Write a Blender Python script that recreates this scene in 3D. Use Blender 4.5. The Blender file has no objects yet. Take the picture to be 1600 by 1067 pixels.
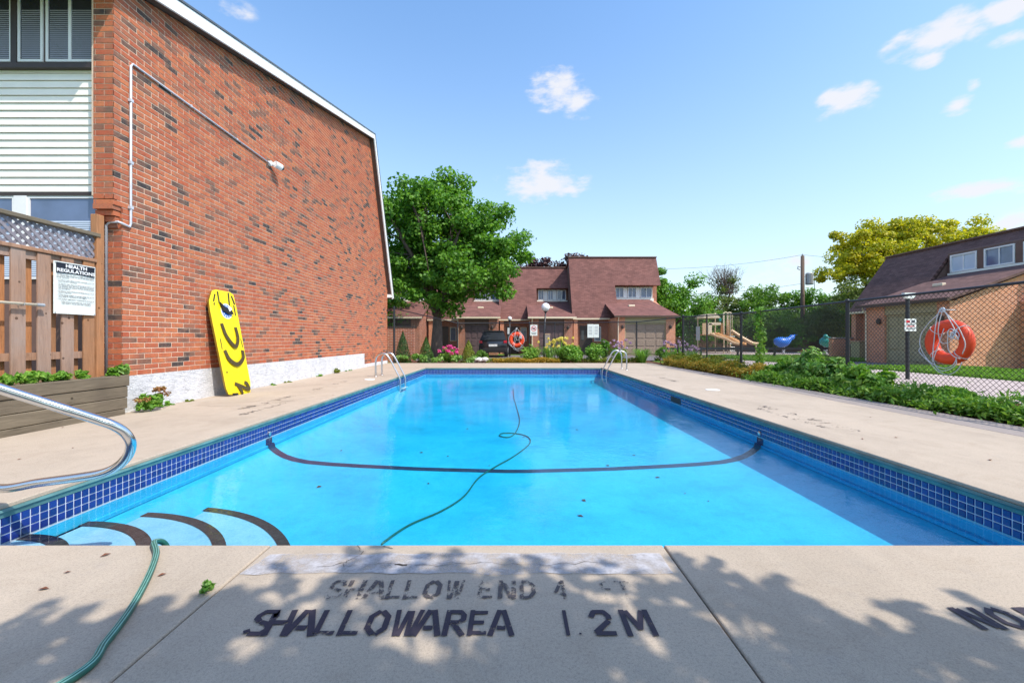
import bpy, math, random
import numpy as np
from mathutils import Vector, Matrix

random.seed(7)
RNG = np.random.default_rng(11)
SC = bpy.context.scene
COL = SC.collection
R = math.radians

# ------------------------------------------------------------------ camera, sky, sun, exposure
F, H, CX, HY = 655.0, 1.05, 801.0, 530.0
cam_d = bpy.data.cameras.new('camera')
cam_d.sensor_width = 36.0
cam_d.lens = F / 1600 * 36
cam_d.shift_x = -1 / 1600
cam_d.shift_y = -(533.5 - HY) / 1600
cam_d.clip_start = 0.05
cam_d.clip_end = 3000
cam = bpy.data.objects.new('camera', cam_d)
cam.location = (0, 0, H)
cam.rotation_euler = (R(90), 0, 0)
COL.objects.link(cam)
SC.camera = cam

SUN = Vector((.62, -.44, 1)).normalized()
EL = math.asin(SUN.z)
AZ = math.atan2(SUN.x, SUN.y)
sd = bpy.data.lights.new('sun', 'SUN')
sd.energy = 4.9
sd.angle = R(.53)
sd.color = (1, .93, .82)
so = bpy.data.objects.new('sun', sd)
so.rotation_euler = SUN.to_track_quat('Z', 'Y').to_euler()
so.location = (10, -8, 30)
COL.objects.link(so)

world = bpy.data.worlds.new('World')
SC.world = world
world.use_nodes = True
wn, wl = world.node_tree.nodes, world.node_tree.links
wn.clear()


def N(nodes, t, **kw):
    n = nodes.new(t)
    for k, v in kw.items():
        setattr(n, k, v)
    return n


def build_world():
    sky = N(wn, 'ShaderNodeTexSky', sky_type='NISHITA')
    sky.sun_disc = False
    sky.sun_elevation = EL
    sky.sun_rotation = AZ
    sky.altitude = 0
    sky.air_density = 1.15
    sky.dust_density = 1.0
    sky.ozone_density = 1.0
    bg = N(wn, 'ShaderNodeBackground')
    bg.inputs['Strength'].default_value = .15
    out = N(wn, 'ShaderNodeOutputWorld')
    tc = N(wn, 'ShaderNodeTexCoord')
    sep = N(wn, 'ShaderNodeSeparateXYZ')
    wl.new(tc.outputs['Generated'], sep.inputs[0])

    def M(op, a, b=None, c=None, clamp=False):
        n = N(wn, 'ShaderNodeMath', operation=op, use_clamp=clamp)
        for i, v in enumerate((a, b, c)):
            if v is None:
                continue
            if isinstance(v, (int, float)):
                n.inputs[i].default_value = v
            else:
                wl.new(v, n.inputs[i])
        return n.outputs[0]
    az = M('ARCTAN2', sep.outputs[0], sep.outputs[1])
    el = M('ARCSINE', sep.outputs[2])
    n1 = N(wn, 'ShaderNodeTexNoise')
    n1.inputs['Scale'].default_value = 17
    n1.inputs['Detail'].default_value = 8
    n1.inputs['Roughness'].default_value = .56
    mp = N(wn, 'ShaderNodeMapping')
    mp.inputs['Scale'].default_value = (1, 1, 2.2)
    wl.new(tc.outputs['Generated'], mp.inputs[0])
    wl.new(mp.outputs[0], n1.inputs['Vector'])
    nz = n1.outputs['Fac']
    # clouds: azimuth, elevation, half width, half height (degrees), density
    px = [(868, 140, 42, 26, 1), (905, 160, 30, 20, .8), (848, 284, 66, 26, .95), (1320, 160, 48, 26, .9),
          (1470, 55, 92, 34, 1.05), (1450, 92, 30, 16, .9), (1575, 12, 66, 32, 1.0), (1500, 165, 32, 16, .7),
          (1540, 296, 92, 20, .8), (1592, 225, 26, 14, .7), (1215, 420, 60, 26, .45), (1590, 345, 60, 26, .6),
          (1580, 60, 40, 14, .5), (350, 4, 50, 20, .6), (1522, 132, 12, 14, .5)]
    cl = []
    for x, y, rx, ry, d in px:
        v = Vector(((x - CX) / F, 1, (HY - y) / F))
        k = v.length
        cl.append((math.atan2(v.x, v.y), math.asin(v.z / k), 1.3 * rx / F / (v.x ** 2 + 1), 1.5 * ry / F / (k * k) * 1.15, d))
    for a, e, rx, ry, d in [(100, 30, 9, 4, 1), (140, 40, 12, 5, .9), (-110, 25, 12, 4, .9), (180, 30, 10, 4, 1), (-150, 45, 12, 5, .9), (70, 50, 10, 5, .9), (-70, 35, 9, 4, .9)]:
        cl.append((R(a), R(e), R(rx), R(ry), d))
    acc = None
    for a, e, rx, ry, d in cl:
        u = M('DIVIDE', M('SUBTRACT', az, a), rx)
        w = M('DIVIDE', M('SUBTRACT', el, e), ry)
        r = M('SQRT', M('ADD', M('MULTIPLY', u, u), M('MULTIPLY', w, w)))
        m = M('MULTIPLY', M('SUBTRACT', 1.0, r, clamp=True), d)
        acc = m if acc is None else M('MAXIMUM', acc, m)
    body = M('MULTIPLY', M('ADD', M('MULTIPLY', acc, 1.75), M('SUBTRACT', M('MULTIPLY', nz, 4.2), 2.30)), M('MULTIPLY', acc, 6, clamp=True))
    mask = N(wn, 'ShaderNodeMapRange', interpolation_type='SMOOTHSTEP')
    wl.new(body, mask.inputs[0])
    mask.inputs[1].default_value = .0
    mask.inputs[2].default_value = 1.25
    hs = N(wn, 'ShaderNodeHueSaturation')
    hs.inputs['Saturation'].default_value = 1.2
    hs.inputs['Value'].default_value = 2.05
    wl.new(sky.outputs[0], hs.inputs['Color'])
    mx = N(wn, 'ShaderNodeMix', data_type='RGBA')
    wl.new(M('MULTIPLY', mask.outputs[0], .93), mx.inputs['Factor'])
    # pale summer haze thickening towards the horizon, the same in every direction
    hz = M('POWER', M('SUBTRACT', 1.0, M('DIVIDE', M('MAXIMUM', el, 0.0), .95), clamp=True), 2.6)
    hx = N(wn, 'ShaderNodeMix', data_type='RGBA')
    wl.new(M('MULTIPLY', hz, .85), hx.inputs['Factor'])
    wl.new(hs.outputs[0], hx.inputs['A'])
    hx.inputs['B'].default_value = (4.9, 5.75, 6.5, 1)
    wl.new(hx.outputs['Result'], mx.inputs['A'])
    mx.inputs['B'].default_value = (6.1, 6.15, 6.5, 1)
    wl.new(mx.outputs['Result'], bg.inputs['Color'])
    wl.new(bg.outputs[0], out.inputs['Surface'])


build_world()
SC.view_settings.view_transform = 'Standard'
SC.view_settings.look = 'None'
SC.view_settings.exposure = 0
SC.view_settings.gamma = 1
SC.view_settings.use_curve_mapping = False
SC.cycles.use_denoising = True
SC.cycles.max_bounces = 8
SC.cycles.transparent_max_bounces = 16
SC.cycles.sample_clamp_indirect = 4
SC.cycles.caustics_reflective = False
SC.cycles.caustics_refractive = False


# ------------------------------------------------------------------ materials
def mat_base(name):
    m = bpy.data.materials.new(name)
    m.use_nodes = True
    nt = m.node_tree
    nt.nodes.clear()
    out = nt.nodes.new('ShaderNodeOutputMaterial')
    return m, nt.nodes, nt.links, out


def mth(nodes, links, op, a, b=0.0, clamp=False):
    n = nodes.new('ShaderNodeMath')
    n.operation = op
    n.use_clamp = clamp
    for i, v in enumerate((a, b)):
        if isinstance(v, (int, float)):
            n.inputs[i].default_value = v
        else:
            links.new(v, n.inputs[i])
    return n.outputs[0]


def noise_node(nodes, links, scale, detail=4, rough=.55, stretch=None, coord='pos', dist=0):
    if coord == 'pos':
        g = nodes.new('ShaderNodeNewGeometry')
        src = g.outputs['Position']
    else:
        g = nodes.new('ShaderNodeTexCoord')
        src = g.outputs['Object']
    if stretch:
        mp = nodes.new('ShaderNodeMapping')
        mp.inputs['Scale'].default_value = stretch
        links.new(src, mp.inputs[0])
        src = mp.outputs[0]
    n = nodes.new('ShaderNodeTexNoise')
    n.inputs['Scale'].default_value = scale
    n.inputs['Detail'].default_value = detail
    n.inputs['Roughness'].default_value = rough
    n.inputs['Distortion'].default_value = dist
    links.new(src, n.inputs['Vector'])
    return n.outputs['Fac']


def ramp(nodes, links, fac, stops, interp='LINEAR'):
    r = nodes.new('ShaderNodeValToRGB')
    r.color_ramp.interpolation = interp
    e = r.color_ramp.elements
    while len(e) < len(stops):
        e.new(.5)
    for i, (p, c) in enumerate(stops):
        e[i].position = p
        e[i].color = (*c, 1) if len(c) == 3 else c
    links.new(fac, r.inputs[0])
    return r.outputs[0]


def mixc(nodes, links, fac, a, b, mode='MIX'):
    m = nodes.new('ShaderNodeMix')
    m.data_type = 'RGBA'
    m.blend_type = mode
    for sock, v in (('Factor', fac), ('A', a), ('B', b)):
        if isinstance(v, (int, float)):
            m.inputs[sock].default_value = v
        elif isinstance(v, tuple):
            m.inputs[sock].default_value = (*v, 1) if len(v) == 3 else v
        else:
            links.new(v, m.inputs[sock])
    return m.outputs['Result']


def principled(nodes, links, out, color, rough=.8, metal=0., spec=.4, bump=None, bump_s=.3, bump_d=.01):
    p = nodes.new('ShaderNodeBsdfPrincipled')
    if isinstance(color, tuple):
        p.inputs['Base Color'].default_value = (*color, 1)
    else:
        links.new(color, p.inputs['Base Color'])
    if isinstance(rough, (int, float)):
        p.inputs['Roughness'].default_value = rough
    else:
        links.new(rough, p.inputs['Roughness'])
    p.inputs['Metallic'].default_value = metal
    p.inputs['Specular IOR Level'].default_value = spec
    if bump is not None:
        b = nodes.new('ShaderNodeBump')
        b.inputs['Strength'].default_value = bump_s
        b.inputs['Distance'].default_value = bump_d
        links.new(bump, b.inputs['Height'])
        links.new(b.outputs[0], p.inputs['Normal'])
    links.new(p.outputs[0], out.inputs['Surface'])
    return p


def dim(c, k):
    return tuple(min(1, x * k) for x in c)


def simple(name, c, rough=.7, metal=0., spec=.4, var=.15, scale=8, bump_s=0., bump_scale=40, stretch=None, coord='pos'):
    m, n, l, out = mat_base(name)
    f = noise_node(n, l, scale, 5, .6, stretch, coord)
    col = ramp(n, l, f, [(.3, dim(c, 1 - var)), (.7, dim(c, 1 + var))])
    b = noise_node(n, l, bump_scale, 3, .6, stretch, coord) if bump_s else None
    principled(n, l, out, col, rough, metal, spec, b, bump_s, .01)
    return m


MAT = {}


def concrete(name, c, seed=0., gray=(.33, .30, .28)):
    m, n, l, out = mat_base(name)
    big = noise_node(n, l, .8 + seed, 6, .6, (1, 1, 1))
    streak = noise_node(n, l, 1.6, 6, .65, (3.0, .6, 1), dist=.6)
    med = noise_node(n, l, 7, 8, .7)
    fine = noise_node(n, l, 260, 2, .7)
    grain = noise_node(n, l, 90, 3, .8)
    col = ramp(n, l, big, [(.3, dim(c, .88)), (.5, c), (.72, dim(c, 1.07))])
    col = mixc(n, l, mth(n, l, 'MULTIPLY', mth(n, l, 'SUBTRACT', streak, .50, True), 2.2, True), col, dim(c, 1.12))
    col = mixc(n, l, mth(n, l, 'MULTIPLY', mth(n, l, 'SUBTRACT', med, .56, True), 1.5, True), col, gray)
    blot = noise_node(n, l, 2.3, 5, .75, dist=1.0)
    col = mixc(n, l, .9, col, ramp(n, l, blot, [(.3, (.90, .88, .86)), (.5, (1, 1, 1)), (.72, (1.06, 1.05, 1.04))]), 'MULTIPLY')
    gm = ramp(n, l, grain, [(.32, (.72, .72, .74)), (.5, (1, 1, 1)), (.7, (1.06, 1.06, 1.05))])
    col = mixc(n, l, .8, col, gm, 'MULTIPLY')
    gf = ramp(n, l, fine, [(.35, (.74, .74, .74)), (.6, (1.04, 1.04, 1.04))])
    col = mixc(n, l, .7, col, gf, 'MULTIPLY')
    principled(n, l, out, col, .9, 0, .25, grain, .25, .004)
    return m


def brick_mat(name, k=1.0):
    m, n, l, out = mat_base(name)
    g = n.new('ShaderNodeNewGeometry')
    oi = n.new('ShaderNodeObjectInfo')
    r = mth(n, l, 'FRACT', mth(n, l, 'ADD', g.outputs['Random Per Island'], mth(n, l, 'MULTIPLY', oi.outputs['Random'], 7.31)))
    cl = noise_node(n, l, .55, 3, .6)
    clust = noise_node(n, l, 2.6, 2, .5)
    dark_push = mth(n, l, 'MULTIPLY', mth(n, l, 'SUBTRACT', clust, .54), .62)
    dark_push2 = mth(n, l, 'MULTIPLY', mth(n, l, 'SUBTRACT', cl, .52), .35)
    r2 = mth(n, l, 'ADD', mth(n, l, 'ADD', r, dark_push), dark_push2)
    col = ramp(n, l, r2, [(0, dim((.46, .115, .055), k)), (.2, dim((.54, .18, .082), k)), (.42, dim((.42, .105, .055), k)),
                          (.6, dim((.50, .155, .075), k)), (.78, dim((.32, .12, .075), k)), (.9, dim((.20, .105, .075), k)),
                          (.965, dim((.085, .06, .055), k)), (1, (.06, .05, .05))])
    f = noise_node(n, l, 28, 5, .7, (1, 1, 2.2))
    mot = noise_node(n, l, 16, 5, .75)
    col = mixc(n, l, mth(n, l, 'MULTIPLY', mth(n, l, 'SUBTRACT', mot, .50, True), 3.4, True), col, dim((.27, .17, .11), k))
    col = mixc(n, l, .8, col, ramp(n, l, f, [(.3, (.62, .62, .62)), (.5, (1, 1, 1)), (.75, (1.12, 1.1, 1.08))]), 'MULTIPLY')
    principled(n, l, out, col, .85, 0, .25, f, .5, .006)
    return m


def brick_tex(name, axis, k=1.0, c1=(.44, .15, .085), c2=(.31, .12, .085)):
    """far brickwork whose pieces are too small to tell apart"""
    m, n, l, out = mat_base(name)
    g = n.new('ShaderNodeTexCoord')
    sep = n.new('ShaderNodeSeparateXYZ')
    l.new(g.outputs['Object'], sep.inputs[0])
    cmb = n.new('ShaderNodeCombineXYZ')
    l.new(mth(n, l, 'ADD', sep.outputs[0], sep.outputs[1]), cmb.inputs[0])
    l.new(sep.outputs[2], cmb.inputs[1])
    b = n.new('ShaderNodeTexBrick')
    b.inputs['Scale'].default_value = 1
    b.inputs['Brick Width'].default_value = .25
    b.inputs['Row Height'].default_value = .08
    b.inputs['Mortar Size'].default_value = .006
    b.inputs['Bias'].default_value = -.2
    b.inputs['Color1'].default_value = (*dim(c1, k), 1)
    b.inputs['Color2'].default_value = (*dim(c2, k), 1)
    b.inputs['Mortar'].default_value = (.62, .50, .40, 1)
    l.new(cmb.outputs[0], b.inputs['Vector'])
    f = noise_node(n, l, 3, 5, .7)
    col = mixc(n, l, .7, b.outputs[0], ramp(n, l, f, [(.3, (.75, .72, .7)), (.7, (1.15, 1.1, 1.1))]), 'MULTIPLY')
    principled(n, l, out, col, .9, 0, .2, b.outputs['Fac'], -.3, .01)
    return m


def shingle_mat(name, c):
    m, n, l, out = mat_base(name)
    g = n.new('ShaderNodeTexCoord')
    sep = n.new('ShaderNodeSeparateXYZ')
    l.new(g.outputs['Object'], sep.inputs[0])
    cmb = n.new('ShaderNodeCombineXYZ')
    l.new(sep.outputs[0], cmb.inputs[0])
    l.new(mth(n, l, 'ADD', sep.outputs[2], mth(n, l, 'MULTIPLY', sep.outputs[1], .55)), cmb.inputs[1])
    b = n.new('ShaderNodeTexBrick')
    b.inputs['Scale'].default_value = 1
    b.inputs['Brick Width'].default_value = .3
    b.inputs['Row Height'].default_value = .14
    b.inputs['Mortar Size'].default_value = .006
    b.inputs['Color1'].default_value = (*dim(c, 1.18), 1)
    b.inputs['Color2'].default_value = (*dim(c, .82), 1)
    b.inputs['Mortar'].default_value = (*dim(c, .55), 1)
    l.new(cmb.outputs[0], b.inputs['Vector'])
    f = noise_node(n, l, 1.1, 6, .7, (1, 1, .5))
    col = mixc(n, l, .9, b.outputs[0], ramp(n, l, f, [(.3, (.74, .76, .78)), (.5, (1, 1, 1)), (.75, (1.2, 1.14, 1.1))]), 'MULTIPLY')
    principled(n, l, out, col, .92, 0, .2, b.outputs['Fac'], -.4, .01)
    return m


def wood(name, c, c2, stretch=(14, 14, 1.2), knots=True):
    m, n, l, out = mat_base(name)
    f = noise_node(n, l, 2.2, 8, .7, stretch, dist=1.2)
    f2 = noise_node(n, l, 1.4, 3, .5)
    oi = n.new('ShaderNodeObjectInfo')
    col = ramp(n, l, f, [(.28, dim(c, .5)), (.45, c), (.7, dim(c, 1.3))])
    fac = mth(n, l, 'ADD', mth(n, l, 'MULTIPLY', mth(n, l, 'SUBTRACT', f2, .4), 2.2, True), mth(n, l, 'MULTIPLY', mth(n, l, 'SUBTRACT', oi.outputs['Random'], .5), .8), True)
    col = mixc(n, l, fac, col, mixc(n, l, f, dim(c2, .6), dim(c2, 1.3)))
    if knots:
        v = n.new('ShaderNodeTexVoronoi')
        v.inputs['Scale'].default_value = 5.5
        g = n.new('ShaderNodeNewGeometry')
        l.new(g.outputs['Position'], v.inputs['Vector'])
        k = mth(n, l, 'LESS_THAN', v.outputs['Distance'], .09)
        col = mixc(n, l, mth(n, l, 'MULTIPLY', k, .8), col, dim(c, .22))
    principled(n, l, out, col, .85, 0, .2, f, .4, .006)
    return m


def leaf_mat(name, c1, c2, c3, trans=.35):
    m, n, l, out = mat_base(name)
    g = n.new('ShaderNodeNewGeometry')
    clump = noise_node(n, l, .9, 3, .5)
    r = mth(n, l, 'ADD', mth(n, l, 'MULTIPLY', g.outputs['Random Per Island'], .6), mth(n, l, 'MULTIPLY', clump, .45))
    col = ramp(n, l, r, [(.1, c1), (.5, c2), (.9, c3)])
    p = n.new('ShaderNodeBsdfPrincipled')
    l.new(col, p.inputs['Base Color'])
    p.inputs['Roughness'].default_value = .5
    p.inputs['Specular IOR Level'].default_value = .35
    t = n.new('ShaderNodeBsdfTranslucent')
    l.new(mixc(n, l, 1, col, (1.25, 1.3, .55), 'MULTIPLY'), t.inputs['Color'])
    mx = n.new('ShaderNodeMixShader')
    mx.inputs[0].default_value = trans
    l.new(p.outputs[0], mx.inputs[1])
    l.new(t.outputs[0], mx.inputs[2])
    l.new(mx.outputs[0], out.inputs['Surface'])
    return m


def worn_paint(name, c, wear=.5, scale=22, thr_w=.06):
    m, n, l, out = mat_base(name)
    f = noise_node(n, l, scale, 6, .75)
    big = noise_node(n, l, 2.5, 3, .5)
    v = mth(n, l, 'ADD', f, mth(n, l, 'MULTIPLY', mth(n, l, 'SUBTRACT', big, .5), .7))
    a = ramp(n, l, v, [(wear - thr_w, (1, 1, 1)), (wear + thr_w, (0, 0, 0))])
    p = n.new('ShaderNodeBsdfPrincipled')
    p.inputs['Base Color'].default_value = (*c, 1)
    p.inputs['Roughness'].default_value = .8
    tr = n.new('ShaderNodeBsdfTransparent')
    mx = n.new('ShaderNodeMixShader')
    l.new(a, mx.inputs[0])
    l.new(tr.outputs[0], mx.inputs[1])
    l.new(p.outputs[0], mx.inputs[2])
    l.new(mx.outputs[0], out.inputs['Surface'])
    return m


def water_mat():
    m, n, l, out = mat_base('pool_water_clear')
    tr = n.new('ShaderNodeBsdfTransparent')
    tr.inputs['Color'].default_value = (.96, .99, 1, 1)
    gl = n.new('ShaderNodeBsdfGlossy')
    gl.inputs['Roughness'].default_value = .015
    gl.inputs['Color'].default_value = (1, 1, 1, 1)
    fr = n.new('ShaderNodeFresnel')
    fr.inputs['IOR'].default_value = 1.333
    w1 = noise_node(n, l, 1.3, 2, .5, (1, .8, 1))
    w2 = noise_node(n, l, 9, 3, .6)
    w3 = noise_node(n, l, 34, 2, .5)
    h = mth(n, l, 'ADD', mth(n, l, 'MULTIPLY', w1, .009), mth(n, l, 'ADD', mth(n, l, 'MULTIPLY', w2, .0036), mth(n, l, 'MULTIPLY', w3, .0012)))
    b = n.new('ShaderNodeBump')
    b.inputs['Strength'].default_value = .55
    b.inputs['Distance'].default_value = 1
    l.new(h, b.inputs['Height'])
    l.new(b.outputs[0], gl.inputs['Normal'])
    mx = n.new('ShaderNodeMixShader')
    l.new(mth(n, l, 'MULTIPLY', fr.outputs[0], .70), mx.inputs[0])
    l.new(tr.outputs[0], mx.inputs[1])
    l.new(gl.outputs[0], mx.inputs[2])
    l.new(mx.outputs[0], out.inputs['Surface'])
    va = n.new('ShaderNodeVolumeAbsorption')
    va.inputs['Color'].default_value = (0.0, .88, .975, 1)
    va.inputs['Density'].default_value = .46
    l.new(va.outputs[0], out.inputs['Volume'])
    return m


def pool_floor_mat(name='pool_paint', stops=None):
    m, n, l, out = mat_base(name)
    big = noise_node(n, l, 1.2, 6, .65)
    mott = noise_node(n, l, 8, 6, .75)
    fine = noise_node(n, l, 60, 3, .7)
    col = ramp(n, l, big, stops or [(.3, (.028, .41, .66)), (.5, (.042, .50, .77)), (.7, (.065, .56, .81))])
    col = mixc(n, l, .8, col, ramp(n, l, mott, [(.3, (.74, .84, .88)), (.5, (1, 1, 1)), (.75, (1.12, 1.05, 1.03))]), 'MULTIPLY')
    col = mixc(n, l, .9, col, ramp(n, l, fine, [(.32, (.80, .87, .92)), (.6, (1.03, 1.03, 1.03))]), 'MULTIPLY')
    principled(n, l, out, col, .7, 0, .2, fine, .15, .004)
    return m


def stucco_mat():
    m, n, l, out = mat_base('white_stucco')
    f = noise_node(n, l, 9, 4, .6, (1, .5, 1.4), dist=2.5)
    lines = ramp(n, l, f, [(.44, (0, 0, 0)), (.5, (1, 1, 1)), (.56, (0, 0, 0))])
    f2 = noise_node(n, l, 2, 4, .6)
    col = ramp(n, l, f2, [(.3, (.66, .67, .70)), (.7, (.76, .76, .78))])
    f3 = noise_node(n, l, 7.5, 2, .4, (1, 1, 2.4), dist=2.2)
    gate = noise_node(n, l, 6, 2, .5)
    dark_strokes = mth(n, l, 'MULTIPLY', ramp(n, l, f3, [(.455, (0, 0, 0)), (.49, (1, 1, 1)), (.52, (0, 0, 0))]), ramp(n, l, gate, [(.46, (0, 0, 0)), (.54, (1, 1, 1))]))  # short dark strokes scattered through the stucco colour
    col = mixc(n, l, mth(n, l, 'MULTIPLY', dark_strokes, .75), col, (.25, .26, .30))
    principled(n, l, out, col, .9, 0, .2, mth(n, l, 'ADD', f, mth(n, l, 'MULTIPLY', lines, .30)), .7, .022)
    return m


def glass_mat(name, c=(.08, .11, .16)):
    m, n, l, out = mat_base(name)
    f = noise_node(n, l, 2, 3, .5)
    col = ramp(n, l, f, [(.3, dim(c, .8)), (.7, dim(c, 1.3))])
    principled(n, l, out, col, .06, 0, .9)
    return m


def grass_mat():
    m, n, l, out = mat_base('lawn_ground')
    f = noise_node(n, l, .5, 6, .7)
    g = noise_node(n, l, 14, 5, .8)
    col = ramp(n, l, f, [(.3, (.08, .18, .02)), (.6, (.14, .29, .04)), (.8, (.20, .31, .07))])
    col = mixc(n, l, .9, col, ramp(n, l, g, [(.3, (.5, .55, .5)), (.6, (1.2, 1.15, 1.1))]), 'MULTIPLY')
    principled(n, l, out, col, .9, 0, .2, g, .6, .03)
    return m


def mats():
    A = MAT
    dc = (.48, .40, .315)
    A['deck'] = concrete('beige_concrete', dc)  # beige base colour of the main deck slabs
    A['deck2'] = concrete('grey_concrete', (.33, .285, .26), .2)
    A['patch'] = worn_paint('white_repair_patch', (.49, .475, .49), .50, 8, .17)
    A['gap'] = simple('joint_dirt', (.05, .04, .035))
    A['teal'] = simple('teal_coping_strip', (.085, .20, .20), .45, 0, .5, .3, 6)
    A['grout'] = simple('white_grout', (.62, .66, .74), .8, 0, .3, .1, 14)
    m, n, l, out = mat_base('cobalt_glazed_tile')
    oi = n.new('ShaderNodeObjectInfo')
    g = n.new('ShaderNodeNewGeometry')
    r = mth(n, l, 'FRACT', mth(n, l, 'ADD', oi.outputs['Random'], g.outputs['Random Per Island']))
    f = noise_node(n, l, 30, 4, .6)
    col = ramp(n, l, r, [(0, (.003, .014, .13)), (.5, (.006, .022, .19)), (1, (.012, .035, .25))])
    col = mixc(n, l, mth(n, l, 'MULTIPLY', f, .18), col, (.05, .08, .28))
    principled(n, l, out, col, .14, 0, .6)
    A['tile'] = m
    A['floor'] = pool_floor_mat()
    A['steppaint'] = pool_floor_mat('pale_step_paint', [(.3, (.26, .50, .66)), (.55, (.34, .58, .73)), (.75, (.40, .62, .75))])
    A['black_line'] = simple('black_pool_stripe', (.045, .035, .085), .6, 0, .3, .4, 6)
    A['nosing'] = simple('dark_step_nosing', (.045, .035, .035), .8, 0, .3, .5, 25, .4, 60)
    A['water'] = water_mat()
    A['steel'] = simple('polished_steel', (.74, .75, .76), .2, 1, .5, .05, 4)
    A['steel2'] = simple('dull_steel', (.62, .62, .62), .28, 1, .5, .12, 8)
    A['brick'] = brick_mat('red_brick')
    A['mortar'] = simple('pale_mortar', (.66, .50, .38), .95, 0, .2, .12, 30, .3, 120)
    A['stucco'] = stucco_mat()
    A['white'] = simple('white_paint', (.80, .80, .79), .5, 0, .4, .05, 5)
    A['siding'] = simple('cream_siding', (.86, .83, .74), .45, 0, .4, .04, 3)
    A['soffit'] = simple('brown_soffit', (.10, .065, .05), .8)
    A['darktrim'] = simple('dark_brown_trim', (.05, .035, .03), .5)
    A['metalcap'] = simple('dark_metal_cap', (.16, .17, .18), .4, .5)
    A['glass'] = glass_mat('window_glass', (.10, .14, .24))
    A['glassd'] = glass_mat('dark_window_glass', (.03, .035, .045))
    A['blind'] = simple('window_blind', (.50, .58, .68), .3, 0, .8, .05, 3)
    A['blindg'] = simple('grey_window_blind', (.30, .30, .33), .3, 0, .8, .05, 3)
    A['conduit'] = simple('grey_conduit', (.55, .56, .60), .45, .1, .5, .1, 8)
    A['wood'] = wood('brown_cedar', (.33, .18, .11), (.36, .28, .24))
    A['woodo'] = wood('orange_cedar', (.42, .19, .085), (.30, .17, .10))
    A['lattice'] = wood('grey_lattice_wood', (.26, .24, .27), (.18, .16, .18), knots=False)
    A['timber'] = wood('weathered_timber', (.17, .14, .10), (.10, .08, .062), (10, 1.0, 12))
    A['soil'] = simple('dark_mulch', (.07, .04, .028), 1, 0, .1, .5, 25, .8, 40)
    A['mulch'] = simple('red_brown_mulch', (.14, .065, .04), 1, 0, .1, .6, 18, .8, 30)
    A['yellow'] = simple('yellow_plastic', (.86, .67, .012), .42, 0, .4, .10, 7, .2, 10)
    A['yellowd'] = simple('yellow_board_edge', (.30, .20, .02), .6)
    A['black'] = simple('black_rubber', (.018, .017, .018), .6)
    A['strap'] = simple('dark_strap', (.075, .055, .022), .75, 0, .3, .3, 30)
    A['wire'] = simple('black_vinyl_wire', (.018, .020, .022), .45, 0, .4)
    A['post'] = simple('black_fence_post', (.022, .024, .03), .4, 0, .5)
    A['orange'] = simple('orange_buoy', (.80, .075, .022), .42, 0, .4, .08, 3)
    A['rope'] = simple('white_blue_rope', (.62, .66, .70), .8, 0, .2, .35, 45)
    A['ropew'] = simple('white_rope', (.72, .72, .70), .8, 0, .2, .1, 20)
    A['hose'] = simple('green_hose', (.02, .115, .085), .35, 0, .5, .2, 30)
    A['hosehi'] = simple('hose_stripe', (.20, .42, .36), .4, 0, .5, .1, 30)
    A['text'] = worn_paint('dark_stencil_paint', (.04, .03, .045), .66, 34, .05)
    A['text2'] = worn_paint('worn_stencil_paint', (.09, .075, .075), .475, 40, .045)
    A['text3'] = worn_paint('faint_stencil_paint', (.07, .055, .055), .50, 40, .05)
    A['stain'] = worn_paint('rust_stain', (.30, .17, .09), .45, 8, .12)
    A['signw'] = simple('white_sign_face', (.76, .80, .76), .4, 0, .4, .03, 4)
    A['signb'] = simple('black_sign_print', (.015, .018, .028), .5)
    A['signtxt'] = simple('grey_sign_print', (.09, .10, .12), .6)
    A['red'] = simple('red_print', (.62, .03, .05), .5)
    A['rbrick_x'] = brick_tex('far_brick', 'x')
    A['obrick'] = brick_tex('orange_brick', 'x', 1.35, (.53, .225, .125), (.42, .185, .115))
    A['shingle'] = shingle_mat('maroon_shingles', (.195, .092, .080))
    A['shingle2'] = shingle_mat('brown_shingles', (.15, .088, .080))
    A['cladding'] = simple('brown_cladding', (.17, .105, .085), .8, 0, .2, .1, 4, .2, 10)
    A['garage'] = simple('beige_garage_door', (.33, .25, .19), .6, 0, .3, .05, 3)
    A['garaged'] = simple('dark_garage_door', (.14, .09, .095), .6, 0, .3, .1, 3)
    A['garagey'] = simple('cream_garage_door', (.42, .37, .22), .6, 0, .3, .05, 3)
    A['asphalt'] = simple('worn_asphalt', (.20, .175, .175), .95, 0, .2, .14, 2.5, .3, 90)
    A['path'] = simple('pale_path', (.46, .38, .35), .95, 0, .2, .12, 3, .3, 80)
    A['lawn'] = grass_mat()
    A['blade'] = leaf_mat('grass_blades', (.10, .23, .02), (.18, .36, .04), (.28, .44, .09), .4)
    A['bark'] = simple('grey_brown_bark', (.12, .09, .075), .95, 0, .1, .35, 12, .8, 18, (1, 1, .25))
    A['maple'] = leaf_mat('maple_leaves', (.05, .14, .018), (.11, .27, .03), (.22, .42, .05), .42)
    A['midgreen'] = leaf_mat('mid_green_leaves', (.07, .16, .03), (.13, .27, .04), (.23, .38, .07), .5)
    A['olive'] = leaf_mat('olive_leaves', (.08, .12, .03), (.13, .19, .045), (.22, .26, .07), .4)
    A['locust'] = leaf_mat('yellow_green_leaves', (.17, .24, .02), (.46, .45, .025), (.74, .61, .04), .45)
    A['purple'] = leaf_mat('dark_purple_leaves', (.03, .012, .02), (.06, .022, .03), (.10, .035, .04), .2)
    A['hosta'] = leaf_mat('hosta_leaves', (.07, .20, .03), (.17, .36, .06), (.42, .55, .22), .3)
    A['shrub'] = leaf_mat('bright_shrub_leaves', (.06, .18, .02), (.16, .35, .04), (.34, .52, .10), .35)
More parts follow.
